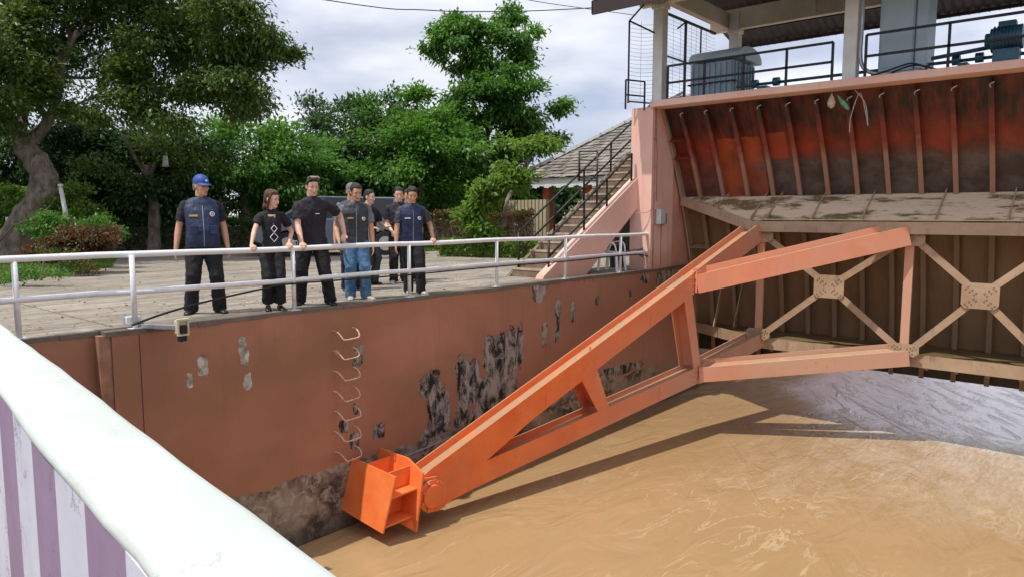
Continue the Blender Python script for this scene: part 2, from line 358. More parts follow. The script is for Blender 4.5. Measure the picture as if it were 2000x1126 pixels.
M['leaf_green'] = leaf_mat('leaf_green', (0.027, 0.094, 0.015), (0.069, 0.194, 0.025), (0.188, 0.362, 0.050), .45)
M['leaf_dark'] = leaf_mat('leaf_dark', (0.017, 0.048, 0.014), (0.034, 0.084, 0.020), (0.077, 0.154, 0.028))
M['leaf_bright'] = leaf_mat('leaf_bright', (0.057, 0.138, 0.017), (0.115, 0.230, 0.029), (0.230, 0.333, 0.046), .45)
M['leaf_red'] = leaf_mat('leaf_red', (.03, .06, .015), (.10, .055, .02), (.34, .07, .035))
M['leaf_red_bright'] = leaf_mat('leaf_red_bright', (.03, .08, .015), (.05, .12, .02), (.42, .05, .05))
M['grass'] = leaf_mat('grass_blades', (0.057, 0.127, 0.017), (0.103, 0.196, 0.023), (0.196, 0.287, 0.046), .4)

# ---------------------------------------------------------------- mesh helpers
def tag(o, label=None, cat=None, group=None, kind=None):
    if label: o['label'] = label
    if cat: o['category'] = cat
    if group: o['group'] = group
    if kind: o['kind'] = kind
    return o
def empty(name, loc=(0,0,0), rz=0, **kw):
    o = bpy.data.objects.new(name, None); COL.objects.link(o); o.location = loc; o.rotation_euler = (0, 0, rz); o.empty_display_size = .2
    return tag(o, **kw)
class MB:
    def __init__(s): s.v = []; s.f = []
    def add(s, vs, fs):
        n = len(s.v); s.v += [tuple(x) for x in vs]; s.f += [tuple(i+n for i in f) for f in fs]; return s
    def box(s, a, b):
        x0, y0, z0 = [min(p, q) for p, q in zip(a, b)]; x1, y1, z1 = [max(p, q) for p, q in zip(a, b)]
        return s.add([(x0,y0,z0),(x1,y0,z0),(x1,y1,z0),(x0,y1,z0),(x0,y0,z1),(x1,y0,z1),(x1,y1,z1),(x0,y1,z1)],
                     [(0,3,2,1),(4,5,6,7),(0,1,5,4),(1,2,6,5),(2,3,7,6),(3,0,4,7)])
    def beam(s, p, q, w, h, upv=(0,0,1)):
        p, q = Vector(p), Vector(q); d = (q-p).normalized(); u = Vector(upv)
        r = d.cross(u)
        if r.length < 1e-4: r = d.cross(Vector((1,0,0)))
        r.normalize(); u = r.cross(d).normalized()
        vs = [c + r*a*w/2 + u*b*h/2 for c in (p, q) for a, b in ((-1,-1),(1,-1),(1,1),(-1,1))]
        return s.add(vs, [(0,1,2,3),(7,6,5,4),(0,4,5,1),(1,5,6,2),(2,6,7,3),(3,7,4,0)])
    def prism(s, pts, off):
        pts = [Vector(p) for p in pts]; off = Vector(off); n = len(pts)
        return s.add(pts + [p+off for p in pts], [tuple(range(n))[::-1], tuple(range(n, 2*n))] + [(i, (i+1)%n, n+(i+1)%n, n+i) for i in range(n)])
    def tube(s, pts, r, n=8, caps=True):
        pts = [Vector(p) for p in pts]; rs = r if isinstance(r, (list, tuple)) else [r]*len(pts)
        base = len(s.v); pr = None
        for i, p in enumerate(pts):
            d = (pts[min(i+1, len(pts)-1)] - pts[max(i-1, 0)])
            d = d.normalized() if d.length > 1e-9 else Vector((0,0,1))
            if pr is None:
                a = d.cross(Vector((0,0,1)));
                if a.length < 1e-3: a = d.cross(Vector((1,0,0)))
            else: a = pr - d*pr.dot(d)
            a.normalize(); b = d.cross(a); pr = a
            for k in range(n):
                t = 2*math.pi*k/n; s.v.append(tuple(p + (a*math.cos(t) + b*math.sin(t))*rs[i]))
        for i in range(len(pts)-1):
            for k in range(n):
                k2 = (k+1) % n; s.f.append((base+i*n+k, base+i*n+k2, base+(i+1)*n+k2, base+(i+1)*n+k))
        if caps:
            s.f.append(tuple(base+k for k in range(n))[::-1]); s.f.append(tuple(base+(len(pts)-1)*n+k for k in range(n)))
        return s
    def rings(s, rings):
        """rings: list of lists of points (same count), capped"""
        base = len(s.v); n = len(rings[0])
        for r in rings: s.v += [tuple(p) for p in r]
        for i in range(len(rings)-1):
            for k in range(n):
                k2 = (k+1) % n; s.f.append((base+i*n+k, base+i*n+k2, base+(i+1)*n+k2, base+(i+1)*n+k))
        s.f.append(tuple(base+k for k in range(n))[::-1]); s.f.append(tuple(base+(len(rings)-1)*n+k for k in range(n)))
        return s
    def ell(s, c, rad, n=12, m_=8, rot=None):
        rings = []
        for i in range(1, m_):
            t = math.pi*i/m_ - math.pi/2
            ring = [Vector((rad[0]*math.cos(t)*math.cos(2*math.pi*k/n), rad[1]*math.cos(t)*math.sin(2*math.pi*k/n), rad[2]*math.sin(t))) for k in range(n)]
            if rot is not None: ring = [rot @ p for p in ring]
            rings.append([p+Vector(c) for p in ring])
        return s.rings(rings)
    def build(s, name, material, parent=None, smooth=False, bevel=0, **kw):
        me = bpy.data.meshes.new(name); me.from_pydata(s.v, [], s.f); me.update()
        import bmesh
        b = bmesh.new(); b.from_mesh(me); bmesh.ops.recalc_face_normals(b, faces=b.faces); b.to_mesh(me); b.free()
        mm = M[material] if isinstance(material, str) else material
        me.materials.append(mm)
        if smooth:
            me.polygons.foreach_set('use_smooth', [True]*len(me.polygons))
            if smooth == 'auto' and hasattr(me, 'set_sharp_from_angle'): me.set_sharp_from_angle(angle=R(38))
        o = bpy.data.objects.new(name, me); COL.objects.link(o)
        if parent is not None: o.parent = parent
        if bevel:
            bv = o.modifiers.new('bevel', 'BEVEL'); bv.width = bevel; bv.segments = 2; bv.limit_method = 'ANGLE'
        return tag(o, **kw)
def clone(o, parent=None, loc=None, rot=None):
    c = o.copy(); COL.objects.link(c); c.parent = parent
    if loc is not None: c.location = loc
    if rot is not None: c.rotation_euler = rot
    return c
def clone_tree(o, parent=None):
    c = clone(o, parent)
    for ch in [k for k in bpy.data.objects if k.parent == o]: clone_tree(ch, c)
    return c
def qmesh(name, V, Fq, material, tint=None, parent=None, **kw):
    me = bpy.data.meshes.new(name)
    me.vertices.add(len(V)); me.vertices.foreach_set('co', V.astype(np.float32).ravel())
    nf = len(Fq); k = Fq.shape[1]
    me.loops.add(nf*k); me.loops.foreach_set('vertex_index', Fq.astype(np.int32).ravel())
    me.polygons.add(nf); me.polygons.foreach_set('loop_start', np.arange(nf, dtype=np.int32)*k)
    me.update(calc_edges=True)
    if tint is not None:
        a = me.attributes.new('tint', 'FLOAT', 'FACE'); a.data.foreach_set('value', tint.astype(np.float32))
    me.materials.append(M[material])
    o = bpy.data.objects.new(name, me); COL.objects.link(o)
    if parent is not None: o.parent = parent
    return tag(o, **kw)
def bez(pts, n=8):
    """Catmull-Rom through pts"""
    P = [Vector(p) for p in pts]; P = [P[0]*2-P[1]] + P + [P[-1]*2-P[-2]]; out = []
    for i in range(1, len(P)-2):
        for k in range(n):
            t = k/n; a, b, c, d = P[i-1:i+3]
            out.append(.5*((2*b) + (c-a)*t + (2*a-5*b+4*c-d)*t*t + (3*b-a-3*c+d)*t**3))
    out.append(P[-2]); return out

WZ = -3.17
# ================================================================ GROUND AND WATER
MB().add([(-300,.4,-.012),(500,.4,-.012),(500,500,-.012),(-300,500,-.012)], [(0,1,2,3)]).build('ground', 'soil', kind='structure')
MB().add([(-300,-12.9,-.012),(500,-12.9,-.012),(500,-400,-.012),(-300,-400,-.012)], [(3,2,1,0)]).build('ground', 'soil', kind='structure')
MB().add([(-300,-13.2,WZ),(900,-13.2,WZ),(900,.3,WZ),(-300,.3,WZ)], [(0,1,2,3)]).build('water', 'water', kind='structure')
MB().box((-4,-12.6,-3.6),(60,.3,-3.5)).build('riverbed', 'soil', kind='structure')
# apron: slabs with recessed joints
ap = empty('apron', (0,0,0), kind='structure')
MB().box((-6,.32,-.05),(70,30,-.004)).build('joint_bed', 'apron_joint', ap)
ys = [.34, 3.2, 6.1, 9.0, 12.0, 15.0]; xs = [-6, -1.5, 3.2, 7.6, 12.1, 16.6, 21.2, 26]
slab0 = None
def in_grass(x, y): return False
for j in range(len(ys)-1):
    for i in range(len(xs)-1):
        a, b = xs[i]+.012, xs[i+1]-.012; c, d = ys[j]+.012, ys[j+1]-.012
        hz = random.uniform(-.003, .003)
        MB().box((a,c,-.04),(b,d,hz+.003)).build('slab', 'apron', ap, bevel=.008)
# lane behind and grass
MB().add([(6.9,10.5,.008),(60,10.5,.008),(60,16.4,.008),(6.4,16.4,.008)], [(0,1,2,3)]).build('road', 'apron', kind='structure')
def grass(name, poly, n, h=.07, z=.012):
    poly = [Vector((*p, z)) for p in poly]
    MB().add(poly, [tuple(range(len(poly)))]).build('lawn', 'soil', kind='structure')
    xs_ = [p.x for p in poly]; ys_ = [p.y for p in poly]; k = len(poly)
    P = np.column_stack([rng.uniform(min(xs_), max(xs_), n*2), rng.uniform(min(ys_), max(ys_), n*2)])
    ins = np.zeros(len(P), bool)
    for i in range(k):
        a, b = poly[i], poly[(i+1) % k]
        cond = ((a.y > P[:,1]) != (b.y > P[:,1])) & (P[:,0] < (b.x-a.x)*(P[:,1]-a.y)/((b.y-a.y) or 1e-9) + a.x)
        ins ^= cond
    P = P[ins][:n]; n = len(P); an = rng.uniform(0, 2*np.pi, n); hh = h*rng.uniform(.5, 1.5, n); w = .012
    b0 = np.column_stack([P[:,0]-w*np.cos(an), P[:,1]-w*np.sin(an), np.full(n, z)]); b1 = np.column_stack([P[:,0]+w*np.cos(an), P[:,1]+w*np.sin(an), np.full(n, z)])
    t = np.column_stack([P[:,0]+rng.normal(0,.03,n), P[:,1]+rng.normal(0,.03,n), z+hh])
    V = np.stack([b0,b1,t],1).reshape(-1,3); Fq = np.arange(3*n).reshape(n,3)
    qmesh('grass', V, Fq, 'grass', rng.random(n), label=name, category=None) if False else tag(qmesh('grass', V, Fq, 'grass', rng.random(n)), name, 'grass', kind='stuff')
grass('mown green lawn under the leaning tree left of the apron', [(3.7,6.9),(6.9,10.2),tuple(gnd(236,492))[:2],tuple(gnd(120,484))[:2],(-6,14.5),(-6,5)], 60000, .06)
grass('narrow sunlit lawn strip beyond the apron', [(14.5,9.6),(17.4,9.6),(24,13.2),(24,16),(15.2,11.4)], 14000)
# ================================================================ LOCK WALL
lw = empty('lock_wall', (3,0,-3.3), label='high terracotta painted lock wall with mouldy peeled patches above the brown water', cat='wall')
def child(mb, name, mt, par, **kw):
    o = mb.build(name, mt, None, **kw); o.parent = par; o.matrix_parent_inverse = Matrix.Translation(-Vector(par.location)); return o
# right, proud section (face as a finely cut sheet so its edge is uneven)
child(MB().box((3.02,0,-3.6),(17.2,.33,-.02)), 'wall_face', 'wall', lw)
child(MB().box((-8,.16,-3.6),(3.02,.5,-.02)), 'recessed_face', 'wall', lw)
child(MB().box((2.90,.02,-3.6),(3.018,.17,-.03)), 'groove_strip', mat('groove_steel', (.40,.21,.13), .7, col2=(.27,.13,.08), ns=6), lw)
child(MB().box((3.30,-.004,-1.5),(3.306,.0,-.05)), 'groove_line', M['rubber'], lw)
child(MB().box((17.2,0.0,-3.6),(60,.5,-.05)), 'upstream_face', 'wall', lw)
# ragged coping edge
me = MB()
x = -6.0
while x < 17:
    L = random.uniform(.25, .7); y0 = (.16 if x < 2.95 else 0) - random.uniform(.0, .018); 
    if x < 2.95 < x+L: L = 2.95-x+.01
    me.box((x, y0, -.035-random.uniform(0,.012)), (x+L-.004, .325+ (.16 if x<2.95 else 0), .006+random.uniform(0, .006))); x += L
child(me, 'coping', 'apron', lw)
# step irons
ir = mat('rung_steel', (.80,.58,.46), .6, col2=(.48,.26,.17), ns=20)
rz0 = [-.32,-.60,-.88,-1.16,-1.44,-1.73,-2.02]
rung = None
for i, z in enumerate(rz0):
    if rung is None:
        pts = bez([(0,.02,0),(.015,-.08,-.015),(.03,-.14,-.06),(.055,-.17,-.115),(.10,-.18,-.125),(.27,-.18,-.12),(.325,-.175,-.095),(.335,-.13,-.035),(.335,-.07,-.005),(.335,.02,0)], 3)
        rung = MB().tube(pts, .0105, 6).build('rung', ir, lw, smooth=True); o = rung
    else: o = clone(rung, lw)
    o.location = Vector((5.82+random.uniform(-.012,.012), 0, z)) - Vector(lw.location); o.rotation_euler = (random.uniform(-.08,.08), 0, random.uniform(-.06,.06))
# thin stranded wire along the band
tag(MB().tube(bez([at(797,884,1)*0+Vector((6.9,-.03,-2.42)),(8,-.05,-2.33),(9.2,-.04,-2.2),(9.9,-.03,-2.1)], 6), .009, 6).build('wire', 'silver', smooth=True), 'thin pale wire stretched along the foot of the lock wall', 'wire')
# opposite wall (just outside the frame)
tag(MB().box((-8,-13.1,-3.6),(40,-12.6,-.02)).build('opposite_wall', 'wall'), 'far side lock wall of the gate bay', 'wall')

# ================================================================ PARAPET / BRIDGE
def px_(y, off=0): return 1.305 + .1305*(y+2.97) + off
pp = empty('bridge_parapet', (px_(-6), -6, -.3), label='low bridge parapet in front with smooth white cap and purple stripes on white', cat='parapet')
cap = MB(); n = 60; y0, y1 = -12.4, 1.2
rings = []
for i in range(n+1):
    y = y0 + (y1-y0)*i/n; w = .262 + .006*math.sin(y*3.1) + .002*math.sin(y*11.3); x1 = px_(y) + .005*math.sin(y*2.3) + .0025*math.sin(y*9.1); x0 = x1-w
    h = .6 + .003*math.sin(y*1.7)
    rings.append([Vector(q) for q in ((x0,y,h-.030),(x0-.002,y,h-.022),(x0-.001,y,h-.012),(x0+.006,y,h-.003),(x0+.03,y,h+.002),(x0+w*.5,y,h+.006),(x1-.03,y,h+.002),(x1-.012,y,h-.003),(x1,y,h-.016),(x1+.004,y,h-.024),(x1,y,h-.030))])
cap.rings(rings); child(cap, 'cap', 'cap', pp, smooth='auto')
y = -5.58 - .36*21; k = 0
while y < 1.2:
    a, b = y, y+.36
    q = [(px_(a)-.2575,a),(px_(b)-.2575,b),(px_(b)-.015,b),(px_(a)-.015,a)]
    child(MB().prism([(u,v,-.45) for u,v in q], (0,0,1.022)), 'stripe', 'stripe_w' if (k % 2) else 'stripe_p', pp)
    y += .36; k += 1
MB().box((-6,-13,-.75),(.2,1.5,-.28)).build('bridge_deck', 'road', kind='structure')
MB().prism([(.2,-13,-.75),(px_(-13)-.02,-13,-.75),(px_(1.5)-.02,1.5,-.75),(.2,1.5,-.75)], (0,0,.28)).build('bridge_deck', 'apron', kind='structure')

# ================================================================ WHITE RAILING
rl = empty('railing', (5.3,.08,0), label='white painted two rail railing along the top of the lock wall', cat='railing')
def rpost(x, y=.08, h=.81):
    mb = MB().tube([(x,y,0),(x,y,h)], .028, 10)
    o = child(mb, 'post', 'white_rail', rl, smooth=True)
    f = MB().box((x-.07,y-.055,0),(x+.07,y+.055,.014)).build('foot', 'white_rail', None); f.parent = o; return o
px0 = 5.3
for t in range(-1, 5): rpost(px0+2*t)
rpost(px0+9.75, .10, .80)
rpost(2.25, .26)
rpost(.2, .26)
def railpts(z, dz=.0):
    L = []
    for x in np.arange(-1.5, 3.2, .5): L.append((x, .26, z+.004*math.sin(x*5)))
    for x in np.arange(3.5, 15.1, .5): L.append((x, .085, z+.006*math.sin(x*2.2)+dz*(x>14.8)))
    return L
child(MB().tube(railpts(.81), .036, 10), 'top_rail', 'white_rail', rl, smooth=True)
child(MB().tube(railpts(.40), .033, 10), 'mid_rail', 'white_rail', rl, smooth=True)
tag(MB().tube(bez([gnd(1,1)*0+Vector((3.25,.05,.05)),(3.6,.05,.14),(4.1,.06,.23),(4.9,.06,.33),(5.3,.05,.355),(7.3,.05,.345),(9.3,.05,.36),(11.3,.05,.35),(13.3,.05,.37),(14.3,.05,.33),(14.9,.1,.1),(15.1,.3,.02)], 6), .0125, 6).build('black_cable', 'cable', smooth=True),
    'black cable tied under the mid rail and drooping down to the sensor arm', 'cable')
# loose cable loops at the rail end by the pillar
tag(MB().tube(bez([(13.6,.16,.42),(14.1,.14,.47),(14.7,.12,.36),(14.9,.1,.15),(14.6,.14,.22),(14.1,.16,.40),(14.6,.2,.50),(15.05,.2,.40),(15.1,.22,.02)], 6), .010, 6).build('loose_cable', 'cable', smooth=True), 'loose dark cable coiled round the railing end at the pillar foot', 'cable')

# sensor arm
sn = empty('level_sensor', (3.35,.0,0), label='grey sensor arm with a pale boxed gauge hanging over the wall edge', cat='sensor')
child(MB().beam((3.33,.16,.03),(3.57,-.33,.03), .085, .05), 'arm', 'silver', sn, bevel=.004)
child(MB().beam((3.33,.16,.056),(3.57,-.33,.056), .03, .012), 'arm_rib', 'silver', sn)
child(MB().box((3.22,.10,.056),(3.38,.22,.14)), 'junction_box', 'white_rail', sn, bevel=.008)
yb = mat('sensor_cream', (.62,.56,.38), .5)
b_ = MB(); b_.box((3.53,-.43,.105),(3.66,-.40,.13)); b_.box((3.53,-.43,-.06),(3.66,-.40,-.04)); b_.box((3.53,-.43,-.04),(3.55,-.40,.105)); b_.box((3.64,-.43,-.04),(3.66,-.40,.105))
child(b_, 'frame', yb, sn, bevel=.005)
child(MB().box((3.54,-.40,-.045),(3.65,-.32,.11)), 'housing', yb, sn, bevel=.012)
child(MB().box((3.565,-.44,-.03),(3.63,-.405,.06)), 'black_module', 'rubber', sn, bevel=.005)
child(MB().box((3.56,-.41,-.125),(3.64,-.34,-.062)), 'black_sensor_head', 'rubber', sn, bevel=.006)
# fallen leaves on the apron
nl = 1500; X_ = rng.uniform(-2, 18, nl); Y_ = .3+rng.gamma(1.3, 2.6, nl); a_ = rng.uniform(0, 6.28, nl); l_ = rng.uniform(.025,.06,nl)
base_ = np.stack([X_, Y_, np.full(nl, .016)], 1); dx_ = np.stack([np.cos(a_), np.sin(a_), rng.normal(0,.2,nl)], 1)*l_[:,None]; dy_ = np.stack([-np.sin(a_), np.cos(a_), rng.normal(0,.2,nl)], 1)*l_[:,None]*.45
V_ = np.stack([base_, base_+dx_*.5+dy_, base_+dx_, base_+dx_*.5-dy_], 1).reshape(-1,3); i_ = np.arange(nl)*4
M['litter'] = mat('dry_leaf', (.20,.12,.05), .8, col2=(.32,.24,.10), ns=3)
tag(qmesh('leaf_litter', V_, np.stack([i_,i_+1,i_+2,i_+3],1), 'litter'), 'dry fallen leaves scattered over the concrete apron', 'leaves', kind='stuff')

# ================================================================ RADIAL GATE
XC, ZC, RG = 6.6, -2.6, 10.3
def arc(z, Rr=RG): return XC + math.sqrt(Rr*Rr-(z-ZC)**2)
GY1 = -12.5
gate = empty('radial_gate', (16.0,-6.2,-2.0), label='huge curved river gate, rust red above and mud brown below, with ribs and lattice', cat='sluice gate')
def gch(mb, name, mt, **kw): return child(mb, name, mt, gate, **kw)
A0, A1 = math.asin((-2.12-ZC)/RG), math.asin((3.66-ZC)/RG)
def pol(a, rr, y): return (XC+rr*math.cos(a), y, ZC+rr*math.sin(a))
na = 36
mb = MB(); rings_ = []
for i in range(na+1):
    a = A0+(A1-A0)*i/na
    rings_.append([pol(a, RG, -.06), pol(a, RG+.03, -.06), pol(a, RG+.03, GY1), pol(a, RG, GY1)])
mb.rings(rings_); gch(mb, 'skin_plate', 'skin', smooth='auto')
# ribs: T section following the arc, upper run and lower run
def ribmesh(a0, a1, y, d=.15, fw_=.085, n=14):
    mb = MB(); r1, r2 = [], []
    for i in range(n+1):
        a = a0+(a1-a0)*i/n
        r1.append([pol(a, RG-.002, y-.008), pol(a, RG-.002, y+.008), pol(a, RG-d, y+.008), pol(a, RG-d, y-.008)])
        r2.append([pol(a, RG-d, y-fw_/2), pol(a, RG-d, y+fw_/2), pol(a, RG-d-.014, y+fw_/2), pol(a, RG-d-.014, y-fw_/2)])
    mb.rings(r1); mb.rings(r2); return mb
aU = math.asin((1.66-ZC)/RG); aL = math.asin((-1.44-ZC)/RG)
ribu = ribmesh(aU, A1-.012, -.5).build('rib', 'rib', gate); ribm = ribmesh(aL, aU, -.5, .14, .095).build('rib', 'rib', gate); ribl = ribmesh(A0, aL, -.5, .12, .09, 4).build('rib', 'rib', gate)
for o in (ribu, ribm, ribl): o.location = -Vector(gate.location)
for i in range(1, 21):
    for o in (ribu, ribm, ribl):
        clone(o, gate, Vector((0, -.575*i, 0)) - Vector(gate.location))
# lifting hooks at rib tops
hk = MB().tube(bez([(0,0,0),(-.05,-.01,.03),(-.08,-.05,.05),(-.06,-.09,.07)], 3), .011, 6).build('hook', 'ash', gate, smooth=True)
hk.location = Vector(pol(A1-.02, RG-.17, -.5)) - Vector(gate.location)
for i in range(1, 21): clone(hk, gate, Vector(pol(A1-.02, RG-.17, -.5-.575*i)) - Vector(gate.location), (0,0,random.uniform(-.4,.4)))
# end (seal) plate at the wall
mb = MB(); r1 = []
for i in range(25):
    a = A0+(A1-A0)*i/24
    dd = .10 + .30*math.sin(math.pi*min(1, max(0,(i/24))))**.8
    r1.append([pol(a, RG+.03, -.022), pol(a, RG+.03, -.058), pol(a, RG-dd*.55, -.058), pol(a, RG-dd*.55, -.022)])
mb.rings(r1); gch(mb, 'end_plate', 'mud')
# shelf plates between end plate and first rib
for zz in (3.0, 2.62, .5):
    a = math.asin((zz-ZC)/RG)
    gch(MB().add([pol(a,RG,-.06),pol(a,RG,-.49),pol(a,RG-.22,-.49),pol(a,RG-.22,-.06),pol(a+.0012,RG,-.06),pol(a+.0012,RG,-.49),pol(a+.0012,RG-.22,-.49),pol(a+.0012,RG-.22,-.06)],
       [(0,1,2,3),(7,6,5,4),(0,4,5,1),(1,5,6,2),(2,6,7,3),(3,7,4,0)]), 'diaphragm', 'skin' if zz > 2 else 'mud')
# upper girder: web plate from skin to front flange, tapering at the wall end
def girder(zb, xf, zf, fh, tape, name, top_m, zoff=0):
    xb = arc(zb)
    def front(y):
        t = 0 if y > -.12 else 1
        k = min(1, max(0, (-y-.10)/tape)); k2 = min(1, max(0, (y-GY1-.1)/tape)); k = min(k, k2)
        return xb-.25+(xf-xb+.25)*k, zb+(zf-zb)*k
    ysl = [-.07, -.10-tape, GY1+.1+tape, GY1+.02]
    p = []
    f = [front(y) for y in ysl]
    top = [(xb, ysl[0], zb), (f[0][0], ysl[0], f[0][1]), (f[1][0], ysl[1], f[1][1]), (f[2][0], ysl[2], f[2][1]), (f[3][0], ysl[3], f[3][1]), (xb, ysl[3], zb)]
    gch(MB().prism(top, (0,0,-.018)), name+'_web', top_m)
    for i in range(3):
        a = Vector((f[i][0], ysl[i], f[i][1])); b = Vector((f[i+1][0], ysl[i+1], f[i+1][1]))
        gch(MB().beam(a+Vector((-.012,0,-fh/2+.03)), b+Vector((-.012,0,-fh/2+.03)), .022, fh), name+'_flange', 'mud')
    return front
frontU = girder(1.66, 15.02, 1.08, .22, 2.0, 'upper_girder', 'mudtop')
frontL = girder(-1.44, 15.3, -1.42, .24, 2.1, 'lower_girder', 'wetmud')
def stiff(y, front, zb, name='stiffener', h=.09):
    xb = arc(zb)-.02; xf_, zf_ = front(y)
    gch(MB().beam((xb,y,zb+h/2), (xf_+.01,y,zf_+h/2), .022, h), name, 'mud')
for y in (-1.15, -2.05, -2.38, -3.3, -4.25, -5.5, -6.6, -8.0, -9.2, -10.4): stiff(y, frontU, 1.66)
# cream lip: sunlit front edge of the girder put in as colour
gch(MB().beam((15.07,-2.25,1.145),(15.07,-10.3,1.145), .12, .02), 'lit_lip', 'cream')
# brackets (ribs stubs visible under lower girder)
for i in range(24):
    y = -.4-.5*i
    xf_, zf_ = frontL(y)
    gch(MB().box((xf_+.25, y-.03, -1.72),(xf_+.31, y+.03, -1.46)), 'bracket', 'mud')
# lattice between the girders
XT = 15.16
def gusset(y, z, w, h, x=XT, name='gusset_plate', bolts=True):
    c = .07
    p = [(x,y-w/2+c,z-h/2),(x,y+w/2-c,z-h/2),(x,y+w/2,z-h/2+c),(x,y+w/2,z+h/2-c),(x,y+w/2-c,z+h/2),(x,y-w/2+c,z+h/2),(x,y-w/2,z+h/2-c),(x,y-w/2,z-h/2+c)]
    o = gch(MB().prism(p, (-.018,0,0)), name, 'mud')
    if bolts:
        b = MB()
        for sy in (-1,1):
            for sz in (-1,1):
                for k in range(3):
                    for off in (-1,1):
                        yy = y+sy*(w*.14+w*.11*k)+off*.018*sz; zz = z+sz*(h*.12+h*.11*k)-off*.018*sy
                        b.tube([(x-.018,yy,zz),(x-.036,yy,zz)], .016, 6)
        bo = b.build('bolts', 'mud', None, kind='stuff'); bo.parent = o
    return o
def lattice(ya, yb, zt=.86, zb=-1.36):
    yc, zc = (ya+yb)/2, (zt+zb)/2+.06
    for (y, z) in ((ya-.12,zt-.10),(yb+.12,zt-.10),(ya-.12,zb+.08),(yb+.12,zb+.08)):
        d = Vector((0, y-yc, z-zc)); d.normalize()
        gch(MB().beam((XT+.03,yc,zc)+d*0 if False else Vector((XT+.03,yc,zc))+d*.14, (XT+.03,y,z), .125, .03, (1,0,0)), 'diagonal', 'mud')
        gch(MB().beam(Vector((XT+.07,yc,zc))+d*.14, (XT+.07,y,z), .02, .07, (1,0,0)), 'diagonal_web', 'mud')
    gusset(yc, zc, .58, .46)
verts_ = [-2.25, -5.08, -7.42, -10.25]
for y in verts_:
    gch(MB().beam((XT+.02,y,.86),(XT+.02,y,-1.30), .15, .06, (1,0,0)), 'vertical_strut', 'orange')
    gch(MB().beam((XT+.10,y,.86),(XT+.10,y,-1.30), .02, .14, (1,0,0)), 'vertical_strut_web', 'mud')
for a, b in zip(verts_[:-1], verts_[1:]): lattice(a, b)
for y in verts_:
    gusset(y, .80, .52, .26, XT-.02, 'upper_gusset'); gusset(y, -1.30, .52, .24, XT-.02, 'lower_gusset')
# struts along the skin to the girders (short raking plates near the wall)
gch(MB().beam((16.55,-.9,.2),(15.9,-.9,-1.38), .02, .1), 'raker', 'mud'); gch(MB().beam((16.6,-1.3,-.3),(16.1,-1.3,-1.38), .02, .1), 'raker', 'mud')

# ---- the radial arm: H-sections with upright flanges
def AY(x): return -.86-.155*(x-6.6)
arm_root = empty('forked_arm', (6.8,-.9,-2.7), label='bright orange forked steel arm reaching from the trunnion block up to the gate', cat='steel arm')
nv = Vector((.155,1,0)).normalized()          # towards the wall
TH = .17                                       # half width between flange faces
def ap3(x, z, s): return Vector((x, AY(x), z)) + nv*(TH*s + TH - .0)
def ach(mb, name, mt, **kw): return child(mb, name, mt, arm_root, **kw)
def plate(poly, s, name, mt='orange', th=.022):
    """s=0 near flange (camera side), s=1 far flange"""
    base = [Vector((x, AY(x), z)) + nv*(2*TH*s) for x, z in poly]
    return ach(MB().prism(base, nv*th), name, mt, bevel=.003)
UT = lambda x: -2.40+.402*(x-6.62)
UB = lambda x: UT(x)-.42
LB = lambda x: -2.86+.131*(x-7.18)
LT = lambda x: LB(x)+.335
XN, XE = 7.85, 13.0
for s in (0, 1):
    plate([(6.66,-2.40),(6.80,UT(6.8)),(XN+.9,UT(XN+.9)),(XN+.9,UB(XN+.9)),(XN-.05,LT(XN)+.0),(XN+1.0,LT(XN+1.)),(XN+1.0,LB(XN+1.)),(7.6,LB(7.6)),(7.15,-2.88),(6.9,-2.98),(6.72,-2.92),(6.62,-2.7)], s, 'root_plate')
    plate([(XN+.9,UT(XN+.9)),(XE,UT(XE)),(XE-.08,UB(XE-.08)),(XN+.9,UB(XN+.9))], s, 'upper_chord_flange')
    plate([(XN+1.,LT(XN+1.)),(13.2,LT(13.2)),(13.2,LB(13.2)),(XN+1.,LB(XN+1.))], s, 'lower_chord_flange')
    plate([(9.83,UB(9.83)+.01),(10.2,UB(10.2)+.01),(10.52,LT(10.52)-.01),(10.24,LT(10.24)-.01)], s, 'short_strut_flange')
    plate([(12.62,UB(12.62)+.01),(12.86,UB(12.86)+.01),(13.2,LT(13.2)-.01),(12.98,LT(12.98)-.01)], s, 'long_strut_flange')
def web(x0, z0, x1, z1, name, th=.02, w=2*TH-.002, mt='orange'):
    a = Vector((x0, AY(x0), z0))+nv*(TH+.011); b = Vector((x1, AY(x1), z1))+nv*(TH+.011)
    return ach(MB().beam(a, b, w-.02, th), name, mt)
web(6.8, UT(6.8)-.13, XE, UT(XE)-.13, 'upper_chord_web')
web(7.0, UT(7)-.4, XE-.05, UB(XE)+.05, 'upper_chord_soffit')
web(XN+.05, LT(XN)-.12, 13.15, LT(13.15)-.10, 'lower_chord_web')
web(7.1, -2.84, 13.15, LB(13.15)+.03, 'lower_chord_soffit')
web(10.02, UB(10.0), 10.38, LT(10.38), 'short_strut_web'); web(12.8, UB(12.8), 13.12, LT(13.1), 'long_strut_web')
# cream strip: sunlit part of the dirty trough, painted beside the near flange
a = Vector((7.2, AY(7.2), UT(7.2)-.115))+nv*.095; b = Vector((12.9, AY(12.9), UT(12.9)-.115))+nv*.095
ach(MB().beam(a, b, .13, .012), 'lit_line', 'cream')
